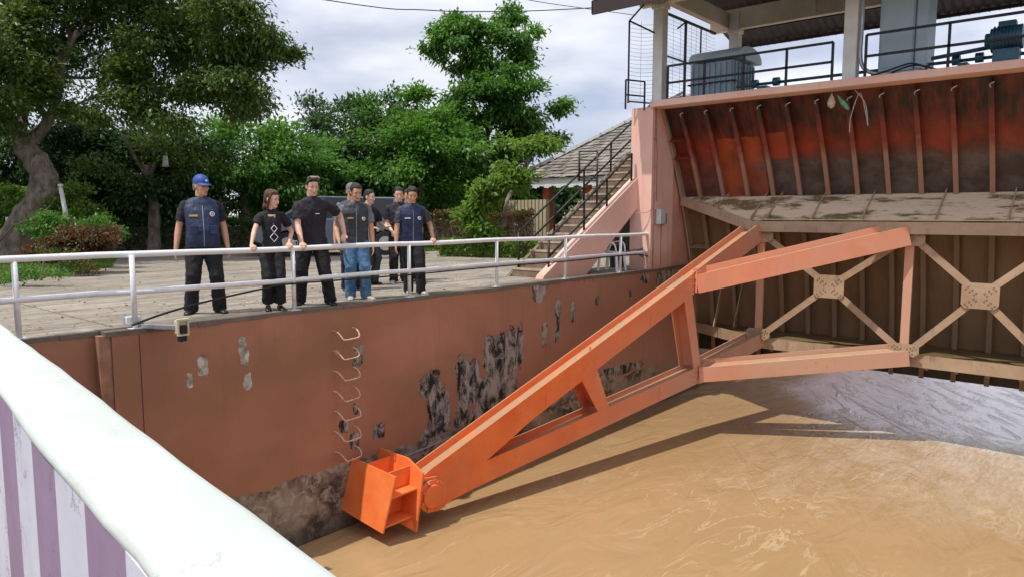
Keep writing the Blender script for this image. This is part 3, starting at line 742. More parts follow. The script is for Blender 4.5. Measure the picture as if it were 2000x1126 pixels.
# branches
def branch(p, q, hd, name, wdt=.34, streak=True):
    p, q = Vector(p), Vector(q); d = (q-p).normalized(); side = d.cross(Vector((0,0,1))).normalized(); u = side.cross(d)
    br = None
    for s in (-1, 1):
        lift = Vector((0, 0, .10 if (s < 0 and 'outer' in name) else 0))
        o = ach(MB().beam(p+side*s*wdt/2+lift, q+side*s*wdt/2+lift, .022, hd), name+'_flange', 'orange', bevel=.003)
    tl_ = Vector((0, 0, .10/wdt)) if 'outer' in name else Vector((0, 0, 0))
    ach(MB().beam(p+u*.06+tl_*wdt/2, q+u*.06+tl_*wdt/2, wdt-.024, .02, (u-(-side)*0+side*(.10/wdt if 'outer' in name else 0))), name+'_web', 'orange')
    ach(MB().beam(p-u*(hd/2-.02), q-u*(hd/2-.02), wdt-.024, .02), name+'_soffit', 'orange')
    if streak: ach(MB().beam(p+u*.084+side*.08+tl_*(wdt/2-.08), q+u*.084+side*.08+tl_*(wdt/2-.08), .11, .012, (u+side*(.10/wdt if 'outer' in name else 0))), name+'_lit_strip', 'cream')  # sunlit strip of the branch trough, painted cream
MY = nv*(TH+.011)
pU = Vector((12.96, AY(12.96), UT(12.96)-.20))+MY
pL = Vector((13.15, AY(13.15), LT(13.15)-.16))+MY
branch(pU, (15.18,-2.10, .90), .40, 'upper_inner_branch')
branch(pU+Vector((.05,-.14,-.04)), (15.12,-5.02, .86), .36, 'upper_outer_branch', .30)
branch(pL, (15.42,-2.2,-1.40), .32, 'lower_inner_branch')
branch(pL+Vector((.05,-.14,0)), (15.2,-5.12,-1.44), .30, 'lower_outer_branch', .30)
# joint plates where the arm forks
for (p, h) in ((pU, .41), (pL, .34)):
    q = p-MY*1.02+Vector((0,0,0))
    ach(MB().box((q.x-.06,q.y-.05,q.z-h/2),(q.x+.14,q.y-.02,q.z+h/2)), 'fork_plate', 'orange')
# bolted splice plates and weld seams on the near faces
for (x, z0_, z1_) in ((9.0, UB(9.0)+.05, UT(9.0)-.05), (11.6, UB(11.6)+.05, UT(11.6)-.05), (11.9, LB(11.9)+.04, LT(11.9)-.04)):
    c0 = Vector((x, AY(x), 0))-nv*.006
    ach(MB().prism([(c0.x-.004,c0.y,z0_),(c0.x+.004,c0.y,z0_),(c0.x+.012,c0.y,z1_),(c0.x+.004,c0.y,z1_)], -nv*.005), 'weld_seam', 'orange')
for p_, zz0 in ((12.9, UT(12.9)-.21), (13.1, LT(13.1)-.17)):
    for a_1 in (-.16,-.08,.02,.10):
        for b_1 in (-.11, .0, .11):
            q_ = Vector((p_+a_1, AY(p_+a_1), zz0+b_1))
            ach(MB().tube([q_-nv*.001, q_-nv*.018], .014, 6), 'bolt', 'orange')
# tie bolt on the chord top
ach(MB().tube([(10.05,AY(10.05)+.03,UT(10.05)-.03),(10.05,AY(10.05)+.03,UT(10.05)+.05)], .018, 8), 'tie_bolt', 'orange')

# trunnion hub (part of the arm) and bracket (fixed to the wall)
hub = Vector((6.78, AY(6.78), -2.70))
ach(MB().tube([hub-nv*.06, hub+nv*.42], .235, 28), 'hub', 'orange', smooth='auto', bevel=.008)
ach(MB().tube([hub-nv*.10, hub-nv*.055], .165, 28), 'pin_cap', 'orange_block', smooth='auto', bevel=.006)
for k in range(8):
    t = k*math.pi/4+.3; c = hub+Vector((math.cos(t)*.2,0,math.sin(t)*.2))
    ach(MB().tube([c-nv*.085,c-nv*.05], .02, 6), 'hub_bolt', 'orange')
bk = empty('trunnion_bracket', (6.2,0,-2.6), label='boxy orange steel bracket on the lock wall just above the water holding the arm pivot', cat='bracket')
def bch(mb, name, **kw): return child(mb, name, 'orange_block', bk, bevel=.004, **kw)
bch(MB().prism([(6.10,-.003,-2.17),(6.10,-.95,-2.23),(5.90,-.90,-2.97),(5.90,-.003,-2.88)], (.028,0,-.006)), 'front_plate')
bch(MB().prism([(6.60,-.003,-2.16),(6.60,-.62,-2.17),(6.56,-.98,-2.30),(6.42,-.98,-3.10),(6.42,-.003,-3.0)], (.03,0,-.006)), 'back_plate')
bch(MB().prism([(6.045,-.9,-2.52),(6.53,-.9,-2.52),(6.53,-.06,-2.52),(6.045,-.06,-2.52)], (0,0,-.028)), 'upper_flange')
bch(MB().prism([(5.95,-.88,-2.90),(6.46,-.88,-2.90),(6.46,-.06,-2.90),(5.95,-.06,-2.90)], (0,0,-.025)), 'lower_flange')
bch(MB().prism([(6.02,-.62,-2.55),(6.52,-.62,-2.55),(6.47,-.62,-2.895),(5.95,-.62,-2.895)], (0,.025,0)), 'web')
bch(MB().prism([(6.11,-.70,-2.26),(6.585,-.70,-2.26),(6.54,-.70,-2.515),(6.04,-.70,-2.515)], (0,.025,0)), 'upper_web')
bch(MB().prism([(6.11,-.28,-2.22),(6.585,-.28,-2.22),(6.54,-.28,-2.515),(6.04,-.28,-2.515)], (0,.025,0)), 'inner_web')
bch(MB().box((6.20,-.05,-2.95),(6.24,-.60,-2.55)), 'stiffener')
bch(MB().prism([(6.45,-.58,-2.93),(6.48,-.90,-2.93),(6.43,-.97,-3.10),(6.30,-.6,-2.95)], (0,0,-.02)), 'foot_gusset')
for k in range(3):
    z = -2.42-.12*k
    bch(MB().prism([(6.62,-.86,z),(6.86,-.93,z-.01),(6.86,-.93,z-.035),(6.62,-.86,z-.05)], (0,-.03,0)), 'lug')

# ================================================================ PILLAR
pil = empty('gate_pillar', (14.5,.2,0), label='pink plastered pier with curved edge beside the gate', cat='pier')
prof = [(14.42,.0),(14.42,3.62)] + [(arc(z, 10.33)+(-.0), z) for z in np.linspace(3.62, .02, 22)]
prof = [(max(14.43,x) if i > 1 else x, z) for i, (x, z) in enumerate(prof)]
# main face stops at the vertical corner x=15.42; the rest is the recessed wedge
p1 = [(14.42,0),(14.42,3.62)] + [(min(x,15.42), z) for x, z in prof[2:]]
pts = []
for p in p1:
    if not pts or (abs(p[0]-pts[-1][0])+abs(p[1]-pts[-1][1])) > .004: pts.append(p)
child(MB().prism([(x,-.0,z) for x, z in pts][::-1], (0,.54,0)), 'pier_body', 'pink', pil)
p2 = [(15.425,0.02)] + [(x, z) for x, z in prof[2:] if x > 15.43][::1] 
p2 = [(15.425, .02), (15.425, [z for x, z in prof[2:] if x > 15.43][0]+.02)] + [(x, z) for x, z in prof[2:] if x > 15.43]
child(MB().prism([(x,.04,z) for x, z in p2], (0,.5,0)), 'pier_wedge', 'pink_dark', pil)
# dark gate guide along the arc
r1 = []
for z in np.linspace(3.6, -3.3, 34):
    x = arc(z, 10.34); r1.append([(x-.01,.005,z),(x+.16,.005,z),(x+.16,-.03,z),(x-.01,-.03,z)])
child(MB().rings(r1), 'gate_guide', mat('guide_steel', (.13,.08,.06), .7, col2=(.28,.18,.12), ns=5), pil)
child(MB().box((16.55,.06,0),(18.2,.54,3.6)), 'rear_body', 'pink', pil)
# conduits, clips, boxes
cnd = empty('conduit', (14.55,-.01,0), label='thin conduit pipes with clips running up the pink pier', cat='conduit')
child(MB().tube([(14.52,-.016,.04),(14.52,-.016,3.6)], .011, 6), 'pipe', 'conduit', cnd, smooth=True)
child(MB().tube([(14.63,-.016,1.55),(14.63,-.016,2.6),(14.57,-.016,3.0),(14.57,-.016,3.58)], .008, 6), 'pipe', 'conduit', cnd, smooth=True)
child(MB().tube([(14.88,-.016,.04),(14.88,-.016,1.02)], .008, 6), 'pipe', 'conduit', cnd, smooth=True)
for z in (.45,1.0,2.3,2.9,3.3,1.7): child(MB().box((14.49,-.035,z),(14.55,0,z+.03)), 'clip', 'conduit', cnd)
ebx = empty('electric_box', (14.75,-.05,1.2), label='pale blue electric switch box on the pink pier', cat='electric box')
child(MB().box((14.58,-.14,1.02),(14.83,.0,1.36)), 'box_body', 'silver', ebx, bevel=.008)
child(MB().box((14.595,-.152,1.035),(14.815,-.138,1.345)), 'box_door', mat('pale_box', (.50,.60,.64), .4), ebx, bevel=.004)
child(MB().box((14.86,-.11,1.03),(14.97,.0,1.27)), 'side_box', 'silver', ebx, bevel=.008)
tag(MB().tube(bez([(14.5,-.02,1.45),(14.35,.05,1.3),(14.2,.3,1.28)], 5), .008, 6).build('wire', 'conduit', smooth=True), 'sagging wire from the pink pier to the stair wall', 'wire')

# ================================================================ STAIR
st = empty('stair', (12.5,1,0), label='outdoor concrete stair with pink side wall climbing to the gate platform', cat='stair')
sl_ = 2.02/3.47
child(MB().prism([(10.93,.35,.0),(10.98,.35,.07),(14.42,.35,2.08),(14.42,.35,1.38),(12.42,.35,.0)], (0,.19,0)), 'side_wall', 'pink', st, bevel=.01)
child(MB().prism([(11.05,1.31,.0),(16.9,1.31,3.5),(16.9,1.31,2.9),(12.2,1.31,.0)], (0,.08,0)), 'far_stringer', 'step', st)
nst = 21; x0 = 11.15; run = .286; rise = 3.6/nst
for i in range(nst):
    z1 = rise*(i+1); x = x0+run*i; zl = max(0, z1-.42)
    o = child(MB().box((x,.545,zl),(x+run+.02,1.305,z1)), 'step', 'step', st, bevel=.006)
    f = MB().box((x-.012,.548,z1-.035),(x+.03,1.30,z1+.004)).build('nosing', 'nosing', None); f.parent = o
child(MB().prism([(12.3,.545,.0),(12.7,.545,.0),(16.9,.545,2.9),(16.9,.545,3.2)], (0,.76,0)), 'soffit', 'step', st)
sr = empty('stair_railing', (12.5,1,0), label='black pipe stair railing on both sides of the concrete stair', cat='railing')
def zs(x): return max(0, (x-x0)*rise/run)
def srail(yy, xs_, x_end, hh=.80):
    for x in xs_: child(MB().tube([(x,yy,zs(x)),(x,yy,zs(x)+hh)], .024, 8), 'post', 'black', sr, smooth=True)
    a, b = xs_[0], x_end
    for f in (1., .5): child(MB().tube([(a,yy,zs(a)+hh*f),(b,yy,zs(b)+hh*f)], .024, 8), 'handrail', 'black', sr, smooth=True)
srail(.45, [11.25,12.45,13.3,14.3], 14.3, .72)
srail(1.26, [11.3,12.5,13.6,14.7,15.8,16.8], 16.8, .80)
# small gate leaf standing open on the stair
sg = empty('stair_gate', (13.2,1,1.2), label='small black barred gate leaf standing open on the stair', cat='gate')
gx = 13.35
for y, za, zb in ((.74,zs(13.35),2.60),(1.22,1.98,2.64)): child(MB().tube([(gx,y,za),(gx,y,zb)], .022, 8), 'upright', 'black', sg, smooth=True)
for z in (1.98,2.03,2.2,2.42,2.61): child(MB().tube([(gx,.74,z),(gx,1.22,z+.03)], .015, 8), 'bar', 'black', sg, smooth=True)

# ================================================================ PLATFORM, COLUMNS, ROOF
pf = empty('platform', (16,-6,3.6), label='pink edged concrete walkway deck carried over the gate', cat='platform')
child(MB().box((14.36,GY1,3.60),(18.6,.05,3.74)), 'deck_slab', 'pink', pf, bevel=.01)
child(MB().box((16.6,.06,3.62),(18.6,1.35,3.73)), 'landing', 'pink', pf)
colg = 'columns carrying the platform roof'
def column(x, y, lab, z0=3.74, z1=6.25, w=.24):
    o = empty('column', (x,y,z0), label=lab, cat='column', group=colg)
    child(MB().box((x-w/2,y-w/2,z0),(x+w/2,y+w/2,z1)), 'shaft', 'col', o, bevel=.012)
    child(MB().box((x-w/2-.03,y-w/2-.03,z1-.5),(x+w/2+.03,y+w/2+.03,z1-.42)), 'collar', 'col', o)
    return o
column(14.68, .0, 'white roof column standing on top of the pink pier')
column(14.68,-4.02,'wide white roof column between the two black platform railings')
column(14.68,-8.04,'white roof column beyond the right end of the platform view', w=.24)
column(17.85,-.35,'white rear roof column behind the ribbed blue grey tank')
column(17.85,-4.4,'white rear roof column behind the pale blue cabinet')
rf = empty('platform_roof', (16,-5,6.3), label='dark sheet roof on beige beams over the gate platform', cat='roof')
bt = 6.28
def rch(mb, n, mt, **kw): return child(mb, n, mt, rf, **kw)
rch(MB().box((14.6,.5,5.86),(14.78,-12.6,bt)), 'beam', 'beam', bevel=.01)
rch(MB().box((17.76,.3,5.84),(17.94,-12.6,bt+.06)), 'beam', 'beam', bevel=.01)
for y in (-.12,-4.2,-8.2): rch(MB().box((14.79,y-.09,5.88),(17.755,y+.09,bt-.01)), 'cross_beam', 'beam', bevel=.01)
for y in (.0,-2.3,-4.35,-6.4,-8.3): rch(MB().beam((17.72,y,5.9),(17.72,y,6.3), .05, .03), 'bracket', 'beam')
# gable sheets with corrugation
def sheet(xa, za, xb, zb, ya, yb, name):
    n = int(abs(yb-ya)/.10); ra = []
    for i in range(n+1):
        y = ya+(yb-ya)*i/n; dz = .022*(1 if i % 2 else -1)
        ra.append([(xa,y,za+dz),(xb,y,zb+dz),(xb,y,zb+dz+.012),(xa,y,za+dz+.012)])
    rch(MB().rings(ra), name, 'roofin')
sheet(13.0, 5.55, 16.3, 7.15, .62, -12.9, 'roof_sheet'); sheet(16.3, 7.15, 20.4, 5.95, .62, -12.9, 'roof_sheet')
rch(MB().box((12.95,.66,5.40),(13.0,-12.9,5.66)), 'fascia', 'fascia')
rch(MB().prism([(12.95,.64,5.42),(12.95,.64,5.68),(16.3,.64,7.30),(20.4,.64,6.12),(20.4,.64,5.9),(16.3,.64,7.02)], (0,.03,0)), 'barge_board', 'fascia')
for k in range(9):
    t = k/8; x = 13.2+(20.2-13.2)*t; z = (5.55+(x-13)*1.6/3.3 if x < 16.3 else 7.15-(x-16.3)*1.2/4.1)-.07
    rch(MB().beam((x,.5,z),(x,-12.8,z), .05, .08), 'purlin', 'roofin')
# platform railings
def prail(name, lab, x, ya, yb, n, z0=3.74, h=.72, mid=True, kick=False):
    o = empty(name, (x,ya,z0), label=lab, cat='railing')
    for k in range(n):
        y = ya+(yb-ya)*k/(n-1); child(MB().beam((x,y,z0),(x,y,z0+h), .042, .042), 'post', 'black', o)
    for f in ((1.,.5) if mid else (1.,)): child(MB().beam((x,ya,z0+h*f),(x,yb,z0+h*f), .042, .042), 'bar', 'black', o)
    return o
prail('railing', 'black platform railing in front of the ribbed blue grey tank', 14.5, -.30, -3.74, 5)
prail('railing', 'black platform railing in front of the pale blue cabinet and blue motor', 14.5, -4.32, -9.6, 5, h=.76)
prail('railing', 'low black rear railing of the platform seen behind the tank', 17.6, -1.9, -11.6, 8, h=.42, mid=False)
o = empty('railing', (14.45,.35,3.7), label='short black guard frame on the pink pier left of the white column', cat='railing')
for x, y in ((13.95,.42),(14.42,.22)): child(MB().beam((x,y,3.55),(x,y,4.18), .03, .03), 'post', 'black', o)
for z in (4.18,3.86): child(MB().beam((13.95,.42,z),(14.42,.22,z), .03, .03), 'bar', 'black', o)
# wire mesh cage round the stair head
cg = empty('mesh_cage', (14.5,.6,3.7), label='tall black framed wire mesh cage round the head of the stair', cat='cage')
A = (14.22,.52); B = (14.55,.22); zt = 5.5
def cb(p, q, r=.03, name='frame_bar'): child(MB().beam(p, q, r, r), name, 'black', cg)
cb((A[0],A[1],3.72),(A[0],A[1],zt)); cb((A[0],A[1],3.76),(14.62,.02,3.70)); cb((A[0],A[1],zt),(14.75,.35,6.05)); cb((A[0],A[1],zt),(14.62,.02,5.2))
p0, p1_ = Vector((15.05,.12,0)), Vector((17.7,.12,0))
cb((15.15,.12,3.74),(15.15,.12,5.78)); cb((16.1,.12,3.74),(16.1,.12,5.80),.05); cb((16.9,.12,3.74),(16.9,.12,5.8)); cb((14.8,.12,5.78),(17.7,.12,5.80),.05); cb((14.8,.12,4.85),(17.7,.12,4.85)); cb((16.05,.12,5.75),(15.7,.12,5.55)) 
mbw = MB()
z = 3.8
while z < 5.45:
    w = random.uniform(-.015,.015); mbw.tube(bez([(A[0],A[1],z+.02),(14.4,.3,z-.02+w),(14.6,.05,z)], 3), .0035, 3, False); z += .085
z = 3.8
while z < 5.75:
    pts = [(14.8+ (17.7-14.8)*k/14, .12, z+random.uniform(-.012,.012)) for k in range(15)]; mbw.tube(pts, .0035, 3, False); z += .085
for x in (14.95,15.5,15.85,16.4,16.65,17.2): mbw.tube([(x,.12,3.8),(x,.12,5.75)], .0035, 3, False)
mbw.tube([(14.4,.32,3.8),(14.4,.32,5.5)], .0035, 3, False)
child(mbw, 'wire_mesh', 'black', cg, kind='stuff')
# neighbouring awning seen through the cage (dark hipped eave behind)
aw = empty('rear_awning', (19,-.4,4.9), label='dark tiled awning corner behind the mesh cage', cat='awning')
child(MB().prism([(17.2,.10,4.98),(17.6,-.05,4.42),(18.6,-.35,4.85),(18.6,-.35,5.35)], (.05,-.02,.0)), 'awning_face', 'roofin', aw)
for k in range(5):
    child(MB().beam((17.3+.02*k,.06-.0*k,4.92-.09*k),(18.55,-.36,5.28-.09*k), .03, .02), 'batten', 'fascia', aw)

# tank
tk = empty('ribbed_tank', (15.9,-1.1,3.74), label='ribbed blue grey tank with rounded lid on the platform', cat='tank')
tx0, tx1, ty0, ty1 = 15.4, 16.5, -.38, -1.42
child(MB().box((tx0,ty0,3.74),(tx1,ty1,4.62)), 'tank_body', 'blue_grey', tk, bevel=.04)
for k in range(8):
    y = ty0+(ty1-ty0)*(k+.5)/8; child(MB().box((tx0-.035,y-.022,3.78),(tx0-.001,y+.022,4.58)), 'rib', 'blue_grey', tk, bevel=.01)
for k in range(7):
    x = tx0+(tx1-tx0)*(k+.5)/7; child(MB().box((x-.022,ty1-.035,3.78),(x+.022,ty1-.001,4.58)), 'rib', 'blue_grey', tk, bevel=.01)
child(MB().box((tx0-.05,ty0+.04,4.14),(tx1+.04,ty1-.05,4.17)), 'band', 'black', tk)
rr = []
for k in range(13):
    t = math.pi*k/12; rr.append((16.0-.62*math.cos(t), 4.64+.30*math.sin(t)**.8))
child(MB().prism([(x,ty0+.04,z) for x, z in rr], (0,ty1-ty0-.16,0)), 'lid', 'lid', tk, smooth='auto')
# cabinet
cbn = empty('tall_cabinet', (15.2,-4.8,3.74), label='tall pale blue steel cabinet behind the platform railing', cat='cabinet')
child(MB().box((14.95,-4.42,3.78),(15.6,-5.22,5.95)), 'cabinet_body', 'cabinet', cbn, bevel=.01)
child(MB().box((14.935,-4.46,3.95),(14.949,-4.98,5.85)), 'door', 'cabinet', cbn, bevel=.003)
child(MB().box((14.93,-5.01,3.8),(14.947,-5.03,5.9)), 'seam', 'motor', cbn)
# shaft, couplings, gearbox, motor
mo = empty('hoist_drive', (15,-6,3.9), label='long hoist drive shaft with couplings and blue motor along the platform edge', cat='machine')
child(MB().tube([(15.15,-1.6,3.96),(15.15,-11.5,3.96)], .03, 10), 'shaft', 'motor', mo, smooth=True)
child(MB().tube([(14.95,-5.3,4.02),(14.95,-6.3,4.10)], .035, 10), 'torque_tube', 'motor', mo, smooth=True)
for y in (-1.95,-2.4,-5.6,-5.95): child(MB().tube([(15.12,y,3.97),(15.12,y-.12,3.97)], .085, 14), 'coupling', 'motor', mo, smooth='auto')
child(MB().tube([(14.85,-6.2,4.17),(14.85,-6.65,4.19)], .20, 20), 'motor_body', 'motor', mo, smooth='auto', bevel=.01)
child(MB().tube([(14.85,-6.12,4.17),(14.85,-6.2,4.17)], .13, 20), 'motor_nose', 'motor', mo, smooth='auto')
child(MB().box((14.75,-6.3,4.36),(14.95,-6.55,4.46)), 'terminal_box', 'motor', mo, bevel=.01)
child(MB().box((14.68,-6.25,3.74),(15.02,-6.62,4.0)), 'motor_foot', 'motor', mo, bevel=.01)
for k in range(7): child(MB().tube([(14.85,-6.24-.05*k,4.18),(14.85,-6.255-.05*k,4.18)], .222, 20), 'cooling_fin', 'motor', mo)
child(MB().box((15.0,-2.1,3.74),(15.3,-2.3,3.9)), 'bearing_block', 'motor', mo); child(MB().box((15.0,-5.7,3.74),(15.3,-5.85,3.9)), 'bearing_block', 'motor', mo)
# conduits down the middle column, and the hose pile
tag(MB().tube(bez([(14.62,-4.2,6.2),(14.62,-4.2,4.6),(14.6,-4.2,4.2),(14.6,-4.26,3.95),(14.62,-4.45,3.82),(14.7,-4.8,3.80),(14.7,-5.2,3.80)], 6), .035, 8).build('grey_pipe', 'silver', smooth=True), 'grey pipe bending down beside the wide white column', 'pipe')
tag(MB().tube(bez([(14.6,-4.4,3.78),(14.62,-4.75,3.86),(14.62,-5.05,3.92),(14.62,-5.3,3.8),(14.7,-5.0,3.77),(14.62,-4.7,3.77),(14.6,-5.1,3.88),(14.62,-5.45,3.77)], 6), .016, 6).build('hose', 'cable', smooth=True), 'dark hose coiled on the platform at the cabinet foot', 'hose')
# plastic bags hanging from a hook
bgw = mat('bag_white', (.62,.50,.42), .5, col2=(.45,.36,.3), ns=20, bump=.6, bs=30); bgg = mat('bag_green', (.03,.30,.13), .45, col2=(.25,.35,.28), ns=14, bump=.6, bs=30)
hb = Vector((14.62,-3.72,3.55))
b1 = MB().rings([[hb+Vector((r_*math.cos(t)*.7, -.03*0+r_*math.sin(t), -z_)) for t in [2*math.pi*k/10 for k in range(10)]] for z_, r_ in ((0,.008),(.05,.02),(.10,.05),(.18,.075),(.25,.065),(.29,.02))])
tag(b1.build('plastic_bag', bgw, smooth=True), 'crumpled off white plastic bag hanging from a gate hook', 'bag')
hb2 = hb+Vector((0,-.10,-.05))
b2 = MB().rings([[hb2+Vector((r_*math.cos(t)*.5, -z_*.7+r_*math.sin(t)*.8, -z_)) for t in [2*math.pi*k/10 for k in range(10)]] for z_, r_ in ((0,.006),(.05,.03),(.12,.065),(.20,.075),(.26,.05),(.30,.015))])
tag(b2.build('plastic_bag', bgg, smooth=True), 'small green plastic bag hanging beside the off white bag', 'bag')
tag(MB().tube(bez([(14.66,-4.12,3.56),(14.7,-4.3,3.3),(14.75,-4.35,2.9),(14.78,-4.28,3.2),(14.68,-4.2,3.5),(14.74,-4.05,3.1),(14.8,-4.02,2.8)], 5), .008, 5).build('rope', 'ash', smooth=True), 'frayed pale rope dangling from the hook right of the bags', 'rope')

# ================================================================ HOUSE
hs = empty('house', (22,6,0), label='single storey house with grey tiled hip roof behind the stair', cat='house')
def hch(mb, n, mt, **kw): return child(mb, n, mt, hs, **kw)
ez = 2.48
wallc = mat('house_wall', (.42,.40,.36), .8, col2=(.32,.30,.27), ns=2); brick = mat('house_red_post', (.50,.13,.05), .7, col2=(.38,.09,.04), ns=5)
hx0, hy1 = 20.0, 8.45        # roof eave corner
hy0, hx1 = -.3, 31.0
ax, ay = (hx0+hx1)/2, (hy0+hy1)/2
hch(MB().box((hx0+1.6,hy0+1,0),(hx1-1,hy1-1.6,2.5)), 'wall', wallc)
for (x, y) in ((20.5,7.6),(20.5,5.9)): hch(MB().box((x-.13,y-.13,0),(x+.13,y+.13,2.48)), 'post', brick)
hch(MB().box((21.57,4.6,0),(21.6,5.5,2.05)), 'door', mat('dark_door', (.05,.04,.035), .6))
hch(MB().box((21.57,6.0,.9),(21.6,6.8,2.0)), 'window', mat('dark_glass', (.03,.035,.04), .1))
fasc = mat('white_fascia', (.72,.73,.72), .5)
hch(MB().box((hx0-.03,hy0,ez-.20),(hx0+.03,hy1,ez+.02)), 'fascia', fasc); hch(MB().box((hx0,hy1-.03,ez-.20),(hx1,hy1+.03,ez+.02)), 'fascia', fasc)
hch(MB().prism([(hx0,hy0,ez-.12),(hx1,hy0,ez-.12),(hx1,hy1,ez-.12),(hx0,hy1,ez-.12)], (0,0,-.02)), 'soffit', wallc)
# wavy valance
v = MB(); k = 0; y = hy0
while y < hy1: v.box((hx0-.035,y,ez-.30+.04*math.sin(k*1.3)),(hx0-.02,y+.1,ez-.19)); y += .105; k += 1
hch(v, 'valance', fasc)
# hip roof: apex ridge along y
apx, apz = 24.3, 5.5
tile_m = mat('roof_tile', (.30,.27,.235), .85, col2=(.155,.135,.115), ns=2.2, lo=.4, hi=.6, bump=.4, bs=25)
V0 = Vector((hx0-.12,hy1+.12,ez)); V1 = Vector((hx0-.12,hy0-.12,ez)); Ra = Vector((apx,4.45,apz)); Rb = Vector((apx,3.2,apz)); V2 = Vector((hx1,hy1+.12,ez)); 
hch(MB().add([V0,V1,Rb,Ra,V2,Vector((hx1,3.2,apz-.0))], [(0,1,2,3),(0,3,5,4)]), 'roof_deck', 'roofin')
def tiles(P0, P1, Q0, Q1, rows, wid, name):
    """courses from eave edge P0-P1 up to ridge edge Q0-Q1"""
    mb = MB(); nrm = (P1-P0).cross(Q0-P0).normalized()
    if nrm.z < 0: nrm = -nrm
    for r_ in range(rows):
        a0, a1 = P0.lerp(Q0, r_/rows), P1.lerp(Q1, r_/rows); b0, b1 = P0.lerp(Q0, (r_+1.25)/rows), P1.lerp(Q1, (r_+1.25)/rows)
        n = max(1, int((a1-a0).length/wid)); off = .5*(r_ % 2)
        for i in range(n):
            t0, t1 = min(1,(i+off)/n), min(1,(i+off+.94)/n)
            if t1-t0 < .01/n: continue
            lift = random.uniform(.03,.06)
            q = [a0.lerp(a1,t0)+nrm*lift, a0.lerp(a1,t1)+nrm*(lift+random.uniform(-.012,.012)), b0.lerp(b1,t1)+nrm*.012, b0.lerp(b1,t0)+nrm*.012]
            mb.prism(q, -nrm*.02)
    hch(mb, name, tile_m, kind='stuff')
tiles(V0, V1, Ra, Rb, 26, .24, 'roof_tiles')
tiles(V2, V0, Vector((hx1,4.45,apz)), Ra, 22, .4, 'roof_tiles')
for a, b in ((V0,Ra),): 
    for k in range(14):
        p = a.lerp(b, k/14); q = a.lerp(b, (k+1.1)/14); hch(MB().beam(p+Vector((0,0,.09)), q+Vector((0,0,.10)), .26, .10), 'hip_tile', fasc if k > 2 and k < 10 else tile_m)

# ================================================================ PLASTIC CHAIR
def plastic_chair(loc, rz):
    o = empty('plastic_chair', loc, rz, label='white plastic garden chair tucked under the stair side wall', cat='chair')
    pm_ = mat('white_plastic', (.90,.91,.92), .35)
    MB().prism([(-.22,-.20,.40),(.22,-.20,.40),(.20,.22,.42),(-.20,.22,.42)], (0,0,.02)).build('seat', pm_, o, bevel=.008)
    for sx in (-1,1):
        for sy in (-1,1): MB().beam((sx*.23,-.23*sy*1.0,0),(sx*.20,-.19*sy,.41), .06, .045).build('leg', pm_, o, bevel=.006)
        MB().tube(bez([(sx*.24,.20,.44),(sx*.26,.10,.62),(sx*.26,-.15,.62),(sx*.23,-.21,.42)], 4), .018, 8).build('armrest', pm_, o, smooth=True)
    MB().tube(bez([(-.20,.22,.42),(-.215,.27,.62),(-.16,.30,.78),(0,.31,.83),(.16,.30,.78),(.215,.27,.62),(.20,.22,.42)], 5), .02, 8).build('back_frame', pm_, o, smooth=True)
    for k in (-2,-1,0,1,2): MB().beam((k*.05,.22,.42),(k*.07,.30,-.0+.79-.012*k*k), .045, .014, (0,1,0)).build('back_slat', pm_, o)
plastic_chair((13.62,.50,.0), R(8))
db = empty('dark_bin', (14.6,.95,0), label='dark lidded bin in the gap under the stair', cat='bin')
child(MB().tube([(14.62,1.0,.0),(14.62,1.0,.5)], [.16,.2], 16), 'bin_body', 'rubber', db, smooth='auto'); child(MB().tube([(14.62,1.0,.5),(14.62,1.0,.54)], .215, 16), 'bin_lid', 'fascia', db)

